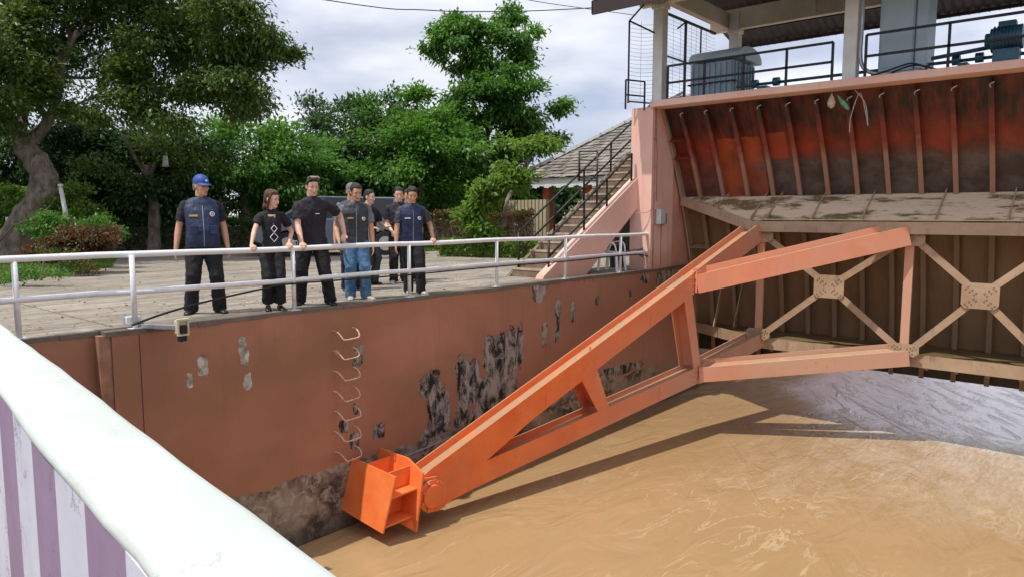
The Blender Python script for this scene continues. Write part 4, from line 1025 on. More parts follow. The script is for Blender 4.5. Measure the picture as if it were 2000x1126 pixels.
# ================================================================ CAR
def car(loc, rz):
    o = empty('parked_car', loc, rz, label='black pickup style utility car parked behind the group of people', cat='car')
    pt = mat('black_car_paint', (.13,.15,.20), .3, col2=(.15,.17,.22), ns=2, coat=1); gl = mat('car_glass', (.012,.014,.018), .04); wg = mat('windscreen_glass', (.42,.47,.55), .08); chrome = mat('chrome', (.6,.6,.62), .15, 1.)  # pale windscreen colour carries a painted reflection
    # x forward; side profile
    L = [(2.35,.45),(2.38,.70),(2.28,.92),(1.85,1.05),(1.70,1.10),(-2.35,1.10),(-2.42,.75),(-2.40,.45)]
    arch = lambda cx: [(cx+.42*math.cos(t), .36+.42*math.sin(t)) for t in np.linspace(0, math.pi, 9)]
    prof = L[:] + [(-1.90,.34)] + arch(-1.42)[::-1] + [(.9,.30)] + arch(1.42)[::-1] + [(2.0,.34)]
    rings = []
    for y, k in ((-.90,.985),(-.86,1.),(.86,1.),(.90,.985)):
        rings.append([Vector((x*k, y, .7+(z-.7)*(k if k < 1 else 1))) for x, z in prof])
    MB().rings(rings).build('body', pt, o, smooth='auto', bevel=.02)
    cab = [(1.72,1.09,.86),(.85,1.64,.72),(.60,1.74,.68),(-2.0,1.72,.68),(-2.30,1.10,.86)]
    for s in (-1, 1):
        MB().add([(x, s*w, z) for x, z, w in cab] , [tuple(range(5))]).build('side_glass', gl, o)
        for (xa, xb) in ((.42,.36),(-.62,-.70),(-1.72,-1.84)):
            MB().prism([(xa+.04,s*.862,1.09),(xb+.02,s*.862,1.09),(xb-.01,s*.685,1.71),(xa,s*.685,1.71)], (0,s*.012,0)).build('pillar', pt, o)
        MB().beam((1.70,s*.855,1.10),(.72,s*.69,1.69), .05, .05).build('pillar', pt, o)
        MB().beam((1.2,s*.875,1.11),(-2.25,s*.875,1.11), .02, .03).build('waist_trim', chrome, o)
        MB().box((.98,s*.92,.33),(-1.0,s*1.02,.37)).build('side_step', chrome, o, bevel=.01)
        for x in (.1,-.95): MB().box((x-.12,s*.905,.93),(x+.06,s*.93,.96)).build('door_handle', chrome, o)
        MB().ell((.95,s*1.02,1.16),(.07,.13,.09)).build('mirror', pt, o, smooth=True)
        h = MB().prism([(2.33,s*.5,.70),(2.30,s*.82,.72),(2.10,s*.885,.86),(2.28,s*.5,.84)], (.03,0,.01)).build('headlight', mat('headlight_lens', (.75,.77,.8), .1), o, bevel=.02)
        for x in (1.42,-1.42):
            w = MB().tube([(x,s*.70,.36),(x,s*.90,.36)], .36, 26).build('wheel', 'rubber', o, smooth='auto', bevel=.02)
            MB().tube([(x,s*.86,.36),(x,s*.915,.36)], .22, 14).build('rim', chrome, w, smooth='auto')
    MB().add([(1.74,-.84,1.10),(1.74,.84,1.10),(.86,.70,1.65),(.86,-.70,1.65)], [(0,1,2,3)]).build('windscreen', wg, o)
    MB().rings([[Vector((.86,-.71,1.63)),Vector((.86,.71,1.63)),Vector((.86,.71,1.66)),Vector((.86,-.71,1.66))],[Vector((.5,-.69,1.74)),Vector((.5,.69,1.74)),Vector((.5,.66,1.78)),Vector((.5,-.66,1.78))],[Vector((-2.05,-.69,1.71)),Vector((-2.05,.69,1.71)),Vector((-2.05,.66,1.76)),Vector((-2.05,-.66,1.76))]]).build('roof', pt, o, smooth='auto', bevel=.02)
    MB().prism([(-2.30,-.85,1.10),(-2.30,.85,1.10),(-2.03,.68,1.71),(-2.03,-.68,1.71)], (.03,0,0)).build('rear_glass', gl, o)
    MB().prism([(2.385,-.45,.55),(2.385,.45,.55),(2.35,.42,.80),(2.35,-.42,.80)], (.02,0,0)).build('grille', chrome, o, bevel=.01)
    MB().prism([(2.36,-.9,.36),(2.36,.9,.36),(2.38,.9,.52),(2.38,-.9,.52)], (.06,0,0)).build('bumper', 'rubber', o, bevel=.02)
    return o
cl = gnd(655, 497)
fdir = Vector((-rt.x, -rt.y, 0))*.95 + Vector((-fw.x, -fw.y, 0))*.32
car((cl.x, cl.y, .0), math.atan2(fdir.y, fdir.x))

# ================================================================ PEOPLE
def cloth(name, col, rough=.8, col2=None):
    g = newmat(name); P1 = g.pos()
    c = g.mix(g.rng(g.noise(P1, 5, 4), .35, .65), col, col2 or tuple(x*.75 for x in col))
    return g.out(c, rough, g.bump(g.noise(g.pos((1,1,.45)), 9, 4, .5, .8), .8, .03))
M['skin_tan'] = mat('skin_tan', (.62,.34,.225), .5, col2=(.54,.28,.18), ns=9, spec=.35)
M['skin_light'] = mat('skin_light', (.76,.47,.35), .5, col2=(.68,.39,.28), ns=9, spec=.35)
M['hair_black'] = mat('hair_black', (.012,.010,.010), .5, bump=.8, bs=90)
M['hair_brown'] = mat('hair_brown', (.085,.032,.018), .45, bump=.8, bs=90)
M['hair_grey'] = mat('hair_grey', (.22,.21,.20), .6, bump=.8, bs=90)
M['navy'] = cloth('navy_cloth', (.014,.028,.085), .6)
M['black_cloth'] = cloth('black_cloth', (.010,.010,.013), .8)
M['black_cloth2'] = cloth('dark_purple_polo', (.018,.014,.024), .75)
M['jeans'] = cloth('blue_jeans', (.05,.14,.28), .85, (.12,.22,.36))
M['vest_grey'] = cloth('dark_grey_vest', (.045,.052,.065), .6)
M['sleeve_grey'] = cloth('grey_sleeve', (.17,.19,.23), .8)
M['cap_blue'] = mat('cap_blue', (.02,.06,.30), .6, bump=.2, bs=60)
M['cap_grey'] = mat('cap_grey', (.14,.14,.14), .7)
M['cap_camo'] = mat('cap_pale', (.46,.38,.28), .8, col2=(.05,.045,.03), ns=22, lo=.45, hi=.55)
M['shoe_black'] = mat('shoe_black', (.012,.012,.013), .4); M['shoe_tan'] = mat('shoe_tan', (.50,.40,.31), .7); M['shoe_white'] = mat('shoe_white', (.66,.66,.64), .6, col2=(.3,.3,.3), ns=18)
M['white_patch'] = mat('white_emblem', (.78,.80,.82), .6); M['gold_patch'] = mat('gold_patch', (.62,.36,.08), .6); M['lips'] = mat('lips', (.30,.10,.08), .5); M['eye'] = mat('eye_dark', (.02,.015,.012), .2); M['eye_white'] = mat('eye_white', (.6,.58,.55), .3)
M['sole'] = mat('sole_white', (.55,.54,.52), .7)

FOLD = bpy.data.textures.new('folds', 'CLOUDS'); FOLD.noise_scale = .085; FOLD.noise_depth = 2
BARKT = bpy.data.textures.new('bark_lumps', 'CLOUDS'); BARKT.noise_scale = .22; BARKT.noise_depth = 3
def displace(o, tex, st, coords='GLOBAL'):
    d = o.modifiers.new('displace', 'DISPLACE'); d.texture = tex; d.texture_coords = coords; d.strength = st; d.mid_level = .5
    return o
def remesh(o, vox, sm=3, fac=.5):
    r = o.modifiers.new('remesh', 'REMESH'); r.mode = 'VOXEL'; r.voxel_size = vox; r.use_smooth_shade = True
    s = o.modifiers.new('smooth', 'SMOOTH'); s.factor = fac; s.iterations = sm
    return o
def ering(c, rx, ry, n=14, rot=0., tilt=None, p=2.0):
    out = []
    for k in range(n):
        t = 2*math.pi*k/n; a, b = math.cos(t), math.sin(t)
        x = rx*math.copysign(abs(a)**(2/p), a); y = ry*math.copysign(abs(b)**(2/p), b)
        v = Vector((x*math.cos(rot)-y*math.sin(rot), x*math.sin(rot)+y*math.cos(rot), 0))
        out.append(Vector(c)+v)
    return out
def ik(a, b, l1, l2, hint):
    a, b = Vector(a), Vector(b); d = b-a; L = min(d.length, (l1+l2)*.995); d.normalize(); b = a+d*L
    x = (l1*l1-l2*l2+L*L)/(2*L); h = math.sqrt(max(0, l1*l1-x*x)); hv = Vector(hint); hv -= d*hv.dot(d)
    if hv.length < 1e-4: hv = Vector((0,-1,0))
    return a+d*x+hv.normalized()*h, b

def person(loc, yaw, H=1.70, bulk=1., belly=0., fem=False, head_yaw=0., head_pitch=-.1, lean=(0,0), feet=((-.12,0,.1),(.12,0,-.1)),
           hands=(None,None), skin='skin_tan', hair='hair_black', hairlong=False, hat=None, shirt='black_cloth', vest=None, trousers='black_cloth', shoes='shoe_black',
           label='', patches_=(), items=(), belt=False, grip=(0,0), collar=True, bare_ankle=False):
    """local axes: +y is the way the person faces, +x the person's right"""
    k = H/1.70
    root = empty('person', loc, yaw, label=label, cat='person')
    lx, ly = lean
    def V(x, y, z):              # upper body point with lean
        t = max(0, (z-.9*k)/(.5*k)); return Vector((x+lx*t, y+ly*t, z))
    hipz = .90*k; shz = 1.368*k; nz_ = 1.46*k
    sw = (.156 if fem else .180)*k*(1+(bulk-1)*.5)
    J = {}
    body = MB()
    # torso core (kept inside the clothes)
    tors = [(.86,.145,.10),(.95,.14,.095),(1.06,.115 if fem else .13,.085),(1.20,.135 if fem else .15,.095),(1.32,.13,.085),(1.38,.10,.065),(1.43,.05,.05)]
    body.rings([ering(V(0, belly*.4 if z < 1.2 else 0, z*k), a*k*bulk*.9, b*k*bulk*.9) for z, a, b in tors])
    neck0 = V(0,-.005,1.40*k); hb_ = V(0,.02,1.475*k)
    body.tube([neck0, hb_+Vector((0,.0,.05*k))], [.068*k,.062*k], 12)
    # head
    hr = Matrix.Rotation(head_yaw, 3, 'Z') @ Matrix.Rotation(head_pitch, 3, 'X')
    hs_ = k**.5*(1.0 if fem else 1.03)
    hc = hb_+Vector((0,.0,0))
    def Hd(x, y, z): return hc + hr @ Vector((x*hs_, y*hs_, z*hs_))
    sl = [(0.0,.026,.028,.062),(.018,.042,.048,.045),(.045,.054,.072,.022),(.08,.064,.086,.008),(.12,.072,.095,.0),(.155,.073,.097,-.004),(.19,.066,.088,-.008),(.215,.048,.066,-.010),(.230,.022,.03,-.010)]
    body.rings([[Hd(a*math.cos(t)*(1.0), yc+b*math.sin(t), z) for t in [2*math.pi*q/16 for q in range(16)]] for z, a, b, yc in sl])
    body.tube([Hd(0,.088,.115), Hd(0,.104,.085), Hd(0,.110,.070), Hd(0,.090,.062)], [.007*k,.012*k,.016*k,.010*k], 8)
    for s in (-1,1):
        body.ell(Hd(s*.074,-.004,.10), (.010,.020,.032), 8, 6, hr)
        body.ell(Hd(s*.030,.086,.128), (.022,.010,.006), 8, 6, hr)     # brow ridge
        body.ell(Hd(s*.040,.072,.085), (.020,.016,.018), 8, 6, hr)     # cheek
    body.ell(Hd(0,.086,.040), (.022,.010,.007), 8, 6, hr)
    # arms
    la, lf = .305*k, .275*k
    arm_j = []
    for i, s in enumerate((-1,1)):
        sh = V(s*sw, 0, shz)
        tgt = hands[i] if hands[i] is not None else (s*(sw+.075*k*bulk), .03, .80*k)
        hint = (s*.5, -1, -.1)
        el_, wr = ik(sh, tgt, la, lf, hint)
        arm_j.append((sh, el_, wr))
        f = .82 if fem else 1.
        body.tube([sh.lerp(el_,.12), sh.lerp(el_,.5), el_, el_.lerp(wr,.3), wr.lerp(el_,.08), wr], [.036*k*f*bulk**.5,.044*k*f*bulk**.5,.040*k*f,.041*k*f,.028*k*f,.026*k*f], 12)
        # hand
        d = (wr-el_).normalized()
        if grip[i]: 
            fwd = Vector((s*-.15, .6, -.35)).normalized() if grip[i] == 1 else d
        else: fwd = (d+Vector((0,0,-.25))).normalized()
        side = fwd.cross(Vector((0,0,1)) if abs(fwd.z) < .8 else Vector((0,1,0))).normalized()     # across the knuckles
        if abs(fwd.z) >= .8: side = Vector((0,1,0))-fwd*fwd.y; side.normalize()
        nrm = side.cross(fwd).normalized()
        if grip[i] and nrm.z > 0: nrm = -nrm                 # palm side down
        if not grip[i] and nrm.x*s > 0: nrm = -nrm           # palm towards the thigh
        p0 = wr; p1 = wr+fwd*.085*k
        rg = []
        for t, w, h in ((0,.026,.020),(.35,.036,.017),(.8,.042,.015),(1.,.038,.011)):
            c = p0.lerp(p1, t); rg.append([c+side*w*k*math.cos(q)+nrm*h*k*math.sin(q) for q in [2*math.pi*j/10 for j in range(10)]])
        body.rings(rg)
        curl = 1.15 if grip[i] else .45
        for j, (o_, ln) in enumerate(((-.030,.072),(-.010,.082),(.011,.077),(.030,.060))):
            a0 = p1+side*o_*k-fwd*.012; dirs = []
            c1 = (fwd*math.cos(curl*.5)+nrm*math.sin(curl*.5)); c2 = (fwd*math.cos(curl*1.2)+nrm*math.sin(curl*1.2)); c3 = (fwd*math.cos(curl*1.8)+nrm*math.sin(curl*1.8))
            a1 = a0+c1*ln*.45*k; a2 = a1+c2*ln*.32*k; a3 = a2+c3*ln*.28*k
            body.tube([a0,a1,a2,a3], [.0098*k,.0095*k,.009*k,.0075*k], 7)
        ts = -1 if True else 1
        tb = p0+fwd*.025*k+side*(-.028)*k
        body.tube([tb, tb+fwd*.030*k-side*.022*k+nrm*.008, tb+fwd*.055*k-side*.022*k+nrm*.022*k], [.013*k,.0115*k,.009*k], 7)
    # legs
    leg_j = []
    for i, s in enumerate((-1,1)):
        fx, fy, ft = feet[i]
        hip = Vector((s*.088*k*bulk**.5, 0, hipz)); an = Vector((fx, fy, .085*k))
        kn, an = ik(hip, an, .43*k, .42*k, (0,1,0)); leg_j.append((hip, kn, an, ft))
        body.tube([hip, hip.lerp(kn,.5), kn, kn.lerp(an,.35), an], [.078*k,.066*k,.050*k,.050*k,.034*k], 12)
        fd = Vector((math.sin(ft), math.cos(ft), 0)); 
        body.tube([an, Vector((an.x,an.y,.045*k))+fd*.01, Vector((an.x,an.y,.030*k))+fd*.09*k, Vector((an.x,an.y,.026*k))+fd*.14*k], [.030*k,.030*k,.026*k,.014*k], 10)
    bo = body.build('body', skin, root, smooth=True); remesh(bo, .0075, 2)
    # shirt
    sh_ = MB()
    w1 = .148 if fem else .166
    T = [(.845,w1+(.012 if fem else 0),.118),(.93,w1+(.012 if fem else .0),.118),(1.04,.130 if fem else .158,.112),(1.16,.146 if fem else .168,.122),(1.28,.152 if fem else .180,.122),(1.345,.154 if fem else .178,.106),(1.385,.142 if fem else .165,.098),(1.415,.12 if fem else .135,.086),(1.437,.088,.076),(1.452,.066,.066)]
    def trr(z, infl=0.):
        for (z0, a0, b0), (z1, a1, b1) in zip(T[:-1], T[1:]):
            if z <= z1*k+1e-6:
                t = max(0, min(1, (z/k-z0)/(z1-z0))); break
        bl = belly*max(0, 1-abs(z/k-1.03)/.3)
        return (a0+(a1-a0)*t)*k*bulk+infl, (b0+(b1-b0)*t)*k*bulk**.9+bl*.5+infl, bl*.5
    zz_ = [z for z, _, _ in T]
    def torso_rings(zl, infl):
        out = []
        for z in zl:
            a, b, yo = trr(z*k, infl); out.append(ering(V(0, yo, z*k), a, b, 18, p=2.5 if z < 1.35 else 2.1))
        return out
    zl = [.80 if vest is None else .86, .90, .97,1.04,1.10,1.16,1.22,1.28,1.31,1.335,1.36,1.375,1.395,1.41,1.435,1.452]
    sh_.rings(torso_rings(zl, .0))
    for i, (s_h, e_, w_) in enumerate(arm_j):
        s = (-1,1)[i]; q = .62 if not fem else .5
        sh_.tube([V(s*(sw-.075*k), 0, shz-.012), V(s*(sw-.01*k),0,shz-.012), s_h.lerp(e_,q*.5), s_h.lerp(e_,q), s_h.lerp(e_,q+.12)], [.050*k,.062*k*bulk**.5,.064*k*bulk**.5,.066*k*bulk**.5,.069*k*bulk**.5], 14)
    so_ = sh_.build('shirt', shirt, root, smooth=True); displace(remesh(so_, .010, 3), FOLD, .030)
    if collar:
        cm = MB(); c = V(0,.004,1.455*k)
        cm.rings([[c+Vector((.064*k*math.cos(t),.062*k*math.sin(t),-.02)) for t in [2*math.pi*j/18 for j in range(18)]], [c+Vector((.068*k*math.cos(t),.066*k*math.sin(t),.022-.025*max(0,math.sin(t)))) for t in [2*math.pi*j/18 for j in range(18)]],
                  [c+Vector((.060*k*math.cos(t),.058*k*math.sin(t),.018-.025*max(0,math.sin(t)))) for t in [2*math.pi*j/18 for j in range(18)]]])
        cm.build('collar', shirt, root, smooth=True)
    if vest:
        vm = MB(); zv = [.83,.90,.97,1.04,1.10,1.16,1.22,1.28,1.31,1.335,1.36,1.375,1.395,1.41,1.43,1.445]
        vm.rings(torso_rings(zv, .016))
        for s in (-1,1): vm.ell(V(s*(sw-.055*k),0,shz-.012), (.045*k,.080*k,.040*k))
        vo = vm.build('vest', vest, root, smooth=True); displace(remesh(vo, .010, 3), FOLD, .018)
        for zc_ in (1.05,):
            for s in (-1,1):
                a, b, yo = trr(zc_*k, .03); x = s*.55*a; y = yo+b*(1-(.55)**2.5)**(1/2.5)
                MB().box((x-.045,y-.012,zc_*k-.06),(x+.045,y+.004,zc_*k+.05)).build('pocket', vest, root, bevel=.006)
        pts = []
        for z in (.85,.95,1.05,1.15,1.25,1.34): a, b, yo = trr(z*k, .019); pts.append(V(0, yo+b, z*k))
        MB().tube(pts, .004, 5).build('zip', 'silver', root)
    # trousers
    tr = MB(); w = w1*k*bulk
    tr.rings([ering((0,belly*.25,.80*k), w*.92, .105*k*bulk, 16), ering((0,belly*.35,.88*k), w*.98,.112*k*bulk,16), ering((0,belly*.3,.96*k), w*.93,.104*k*bulk,16), ering((0,0,.985*k), w*.8,.09*k*bulk,16)])
    for hip, kn, an, ft in leg_j:
        lo = an+Vector((0,0,-.045*k if not bare_ankle else .03))
        tr.tube([hip+Vector((0,0,-.0)), hip.lerp(kn,.35), kn, kn.lerp(an,.5), lo], [.100*k*bulk**.8,.102*k*bulk**.8,.086*k*bulk**.5,.080*k*bulk**.5,.082*k], 14)
    to = tr.build('trousers', trousers, root, smooth=True); displace(remesh(to, .010, 3), FOLD, .030)
    for hip, kn, an, ft in leg_j:
        fd = Vector((math.sin(ft), math.cos(ft), 0)); sd = Vector((fd.y, -fd.x, 0)); rg = []
        for t, w, h in ((-.075,.022,.04),(-.06,.034,.075),(.0,.040,.085),(.06,.044,.066),(.13,.047,.050),(.175,.036,.036),(.19,.018,.024)):
            c = Vector((an.x,an.y,0))+fd*t*k; rg.append([c+sd*w*k*math.cos(q)+Vector((0,0,(h*.5+.004+h*.5*math.sin(q))*k)) for q in [2*math.pi*j/12 for j in range(12)]])
        s2 = MB().rings(rg).build('shoe', shoes, root, smooth=True)
        if shoes != 'shoe_black' or not fem:
            c0 = Vector((an.x,an.y,.008)); MB().beam(c0-fd*.08*k, c0+fd*.18*k, .078*k, .018).build('sole', 'sole' if shoes != 'shoe_black' else 'rubber', s2, bevel=.006)
    # face parts
    for s in (-1,1):
        MB().ell(Hd(s*.029,.0865,.112), (.0115,.006,.0048), 8, 6, hr).build('eye', 'eye', root, smooth=True)
        MB().tube([Hd(s*.014,.100,.131), Hd(s*.030,.097,.136), Hd(s*.047,.084,.131)], .0036, 5).build('eyebrow', hair if hair != 'hair_grey' else 'hair_grey', root)
    MB().tube([Hd(-.022,.0905,.040), Hd(0,.0985,.042), Hd(.022,.0905,.040)], [.002,.0042,.002], 6).build('mouth', 'lips', root)
    # hair
    hm = MB(); hl = [(.045,.060,.040,-.060),(.08,.071,.052,-.052),(.115,.078,.065,-.040),(.150,.080,.082,-.024),(.178,.079,.092,-.012),(.205,.070,.092,-.006),(.232,.050,.066,-.006),(.243,.018,.022,-.012)]
    if hairlong: hl = [(-.06,.050,.030,-.075),(-.03,.068,.045,-.065),(.0,.080,.052,-.058)] + [(z, a*1.10, b*1.08, y-.004) for z, a, b, y in hl]
    if hat: hl = hl[:4]
    hm.rings([[Hd(a*math.cos(t), yc+b*math.sin(t)+.0, z) for t in [2*math.pi*q/16 for q in range(16)]] for z, a, b, yc in hl])
    if hairlong:
        for s in (-1,1): hm.tube([Hd(s*.058,.04,.205), Hd(s*.080,.030,.14), Hd(s*.084,.012,.07), Hd(s*.078,0,.0), Hd(s*.06,.0,-.045)], [.016,.018,.020,.018,.008], 8)
    elif not hat:
        for s in (-1,1): hm.tube([Hd(s*.066,.035,.185), Hd(s*.074,.028,.15), Hd(s*.075,.012,.115)], [.014,.012,.006], 6)
    ho = hm.build('hair', hair, root, smooth=True); displace(remesh(ho, .006, 1), FOLD, .016)
    if hat:
        cm = MB(); cl_ = [(.135,.083,.103,-.006),(.16,.084,.105,-.006),(.195,.078,.097,-.008),(.225,.058,.074,-.010),(.243,.030,.040,-.010),(.248,.010,.012,-.010)]
        cm.rings([[Hd(a*math.cos(t), yc+b*math.sin(t), z+.02*0) for t in [2*math.pi*q/20 for q in range(20)]] for z, a, b, yc in cl_])
        co = cm.build('cap', hat, root, smooth='auto')
        bm2 = []
        top, bot = [], []
        for q in range(11):
            t = math.pi*(.12+.76*q/10); bm2.append((math.cos(t), math.sin(t)))
        pin = [Hd(.080*a, .098*b-.006, .142) for a, b in bm2]; pout = [Hd(.082*a, .02+.155*b, .128-.012*abs(a)) for a, b in bm2]
        n_ = len(pin); vs = pin+pout+[p+Vector((0,0,.006)) for p in pin]+[p+Vector((0,0,.005)) for p in pout]
        fs = []
        for q in range(n_-1):
            fs += [(q,q+1,n_+q+1,n_+q),(2*n_+q,3*n_+q,3*n_+q+1,2*n_+q+1),(n_+q,n_+q+1,3*n_+q+1,3*n_+q)]
        bb = MB().add(vs, fs).build('visor', hat, co, smooth=True)
        MB().ell(Hd(0,.096,.178), (.018,.006,.016), 10, 6, hr).build('cap_badge', 'white_patch', co)
        MB().ell(Hd(0,-.01,.247), (.008,.008,.005), 8, 6).build('cap_button', hat, co)
    infl = .022 if vest else .004
    for (nm, xf, z, w, h, mt_) in patches_:
        a, b, yo = trr(z*k, infl); x = xf*a; y = yo+b*(1-abs(xf)**2.5)**(1/2.5)
        nx = math.copysign(abs(xf)**1.5/a, xf); ny = (abs(y-yo)/b)**1.5/b; nn = Vector((nx, ny, 0)).normalized(); tt = Vector((nn.y, -nn.x, 0)); c = V(x, y, z*k)
        if nm == 'emblem':
            MB().tube([c-nn*.006, c+nn*.004], w, 18).build(nm, mt_, root)
            MB().tube([c+nn*.004, c+nn*.0055], w*.62, 18).build('emblem_centre', 'navy', root)
            MB().tube([c+nn*.0055, c+nn*.007], w*.34, 12).build('emblem_core', mt_, root)
        else:
            MB().prism([c-tt*w-Vector((0,0,h))-nn*.006, c+tt*w-Vector((0,0,h))-nn*.006, c+tt*w+Vector((0,0,h))-nn*.006, c-tt*w+Vector((0,0,h))-nn*.006], nn*.010).build(nm, mt_, root)
    root['_k'] = k
    return root, V, trr, arm_j, Hd

def railp(px, py=485, y=.10):
    d = ray(px, py); t = (y-CAM.y)/d.y; return CAM.x+d.x*t
Cxy = Vector((-fw.x,-fw.y,0)).normalized(); Rxy = Vector((rt.x,rt.y,0)).normalized()
def face(phi):          # 0 towards the camera, + towards picture right; returns z rotation so that +y faces there
    d = Cxy*math.cos(phi)+Rxy*math.sin(phi); return math.atan2(-d.x, d.y)
def loc_to(root_loc, yaw, world):
    return Matrix.Rotation(-yaw, 3, 'Z') @ (Vector(world)-Vector(root_loc))
def put(px, py, phi): g_ = gnd(px, py); return (g_.x, g_.y, 0.0), face(R(phi))
RAILZ = .855
# NB picture left is the person's right hand (+x) when facing the camera
# 1 man in blue cap
L_, y_ = put(402, 611, 28)
L_ = (L_[0], max(.42, L_[1]), 0.0)
person(L_, y_, 1.72, 1.10, .09, head_yaw=.55, head_pitch=-.10, feet=((-.17,.02,-.25),(.17,-.03,.35)), skin='skin_tan', hair='hair_grey', hat='cap_blue', shirt='black_cloth', vest='navy', trousers='black_cloth', shoes='shoe_black',
    hands=((-.30,.04,.76),(.33,.04,.74)), label='heavy set man in blue cap and navy vest standing leftmost at the railing', patches_=(('emblem',-.50,1.24,.030,.03,'white_patch'),('name_patch',.50,1.22,.05,.012,'gold_patch')))
# 2 woman
L_, y_ = put(527, 604, 22); L_ = (L_[0], .30, 0.0)
wr_r = loc_to(L_, y_, (railp(492), .11, RAILZ+.02)); wr_l = loc_to(L_, y_, (railp(566), .11, RAILZ+.03))
wo_, Vw, trw, aj, Hw = person(L_, y_, 1.55, .92, 0, fem=True, head_yaw=.85, head_pitch=-.15, feet=((-.075,.02,-.2),(.075,0,.05)), skin='skin_light', hair='hair_brown', hairlong=True, shirt='black_cloth', trousers='black_cloth', shoes='shoe_black',
    hands=(tuple(wr_l), tuple(wr_r)), grip=(1,1), collar=False, bare_ankle=True, label='woman with windblown brown hair and two white diamond outlines on her black blouse')
kk = 1.55/1.7
for z, s in ((1.17,.045),(1.05,.058)):
    a, b, yo = trw(z*kk, .008); x0_ = -.18*a; c = Vector((x0_, yo+b*.985+.006, z*kk))
    q = [c+Vector((0,0,s)), c+Vector((s*.85,0,0)), c+Vector((0,0,-s)), c+Vector((-s*.85,0,0)), c+Vector((0,0,s))]
    MB().tube(q, .0055, 6).build('diamond_trim', 'white_patch', wo_)
a, b, yo = trw(1.35*kk, .004)
MB().add([(-.05,yo+b*.93,1.37*kk),(.05,yo+b*.93,1.37*kk),(.0,yo+b+.012,1.26*kk),(-.02,yo+b+.014,1.23*kk)], [(0,1,2),(0,2,3)]).build('neckline', 'skin_light', wo_)
# 3 man in black polo leaning on the rail
L_, y_ = put(622, 597, 10); L_ = (L_[0], .34, 0.0)
wr_r = loc_to(L_, y_, (railp(591), .12, RAILZ+.03)); wr_l = loc_to(L_, y_, (railp(672), .08, RAILZ+.12))
pl, Vp, trp, aj, Hp = person(L_, y_, 1.74, 1.08, .02, head_yaw=.40, head_pitch=-.22, lean=(-.02,.12), feet=((-.22,-.05,-.35),(.20,-.10,.2)), skin='skin_light', shirt='black_cloth2', trousers='black_cloth', hands=(tuple(wr_l), tuple(wr_r)), grip=(1,1), hat=None,
    label='man in black polo with pale sunglasses on his hair, both arms spread along the rail', patches_=(('chest_logo',-.42,1.23,.026,.005,'white_patch'),))
MB().tube(bez([Hp(-.07,.05,.23),Hp(-.04,.075,.245),Hp(0,.08,.245),Hp(.04,.075,.245),Hp(.07,.05,.23)],4), .014, 8).build('sunglasses', 'cap_camo', pl, smooth=True)
for j in (0,1): MB().tube([Vector((.20+.03*j,.16,.86))+Vector((.025*math.cos(t),.0,.035*math.sin(t))) for t in [2*math.pi*q/10 for q in range(11)]], .004, 5).build('key_ring', 'silver', pl)
# 4 man in dark vest and jeans
L_, y_ = put(697, 584, 18); L_ = (L_[0], max(.44, L_[1]), 0.0)
person(L_, y_, 1.68, 1.04, 0, head_yaw=.25, head_pitch=-.28, lean=(0,.06), feet=((-.13,.06,-.6),(.09,.0,.1)), skin='skin_tan', shirt='sleeve_grey', vest='vest_grey', trousers='jeans', shoes='shoe_tan',
    hands=((-.24,.10,.78),(.25,.14,.86)), label='man in dark grey vest, blue jeans and tan shoes looking down over the rail', patches_=(('emblem',-.52,1.20,.026,.03,'white_patch'),('name_patch',.42,1.21,.045,.008,'gold_patch')))
# 5 man with grey cap right behind
L_, y_ = put(690, 566, 14)
person(L_, y_, 1.74, 1.08, 0, head_yaw=.2, feet=((-.11,0,-.1),(.11,0,.1)), hat='cap_grey', shirt='sleeve_grey', vest='vest_grey', trousers='black_cloth', label='man in grey cap almost hidden behind the man in jeans')
# 6 person in black jacket further behind
L_, y_ = put(722, 556, 55)
person(L_, y_, 1.66, .95, 0, head_yaw=.2, feet=((-.10,0,-.1),(.10,-.06,.1)), shirt='black_cloth', trousers='vest_grey', skin='skin_light', hands=((-.18,.26,1.05),(.16,.28,1.02)), grip=(0,2), label='young person in black jacket turned right behind the man in jeans')
# 7 man in black polo
L_, y_ = put(781, 553, 8)
person(L_, y_, 1.72, 1.0, 0, head_yaw=.1, head_pitch=-.18, feet=((-.11,0,-.2),(.11,0,.2)), shirt='black_cloth2', trousers='black_cloth', shoes='shoe_white', skin='skin_light', hands=((-.10,.20,.90),(.12,.24,.95)), grip=(0,2), label='man in black polo shirt and white shoes behind the striding man in navy vest')
# 8 hidden man
L_, y_ = put(799, 548, 8)
person(L_, y_, 1.70, .95, 0, head_yaw=.1, feet=((-.09,0,-.1),(.09,0,.1)), shirt='black_cloth', trousers='black_cloth', label='man mostly hidden between the two men at the right end of the group')
# 9 man in navy vest striding, hand on rail
L_, y_ = put(812, 575, 20); L_ = (L_[0], .36, 0.0)
wr_l = loc_to(L_, y_, (railp(846), .11, RAILZ+.03))
person(L_, y_, 1.66, 1.02, .02, head_yaw=-.05, head_pitch=-.30, lean=(0,.05), feet=((-.12,.10,-.4),(.02,-.16,.1)), shirt='vest_grey', vest='navy', trousers='black_cloth', shoes='shoe_white', hands=(tuple(wr_l),(.27,.10,.70)), grip=(1,0),
    label='man in navy vest with white round emblem, rightmost, his hand resting on the rail', patches_=(('emblem',-.50,1.22,.028,.03,'white_patch'),('name_patch',.45,1.22,.045,.007,'white_patch')))

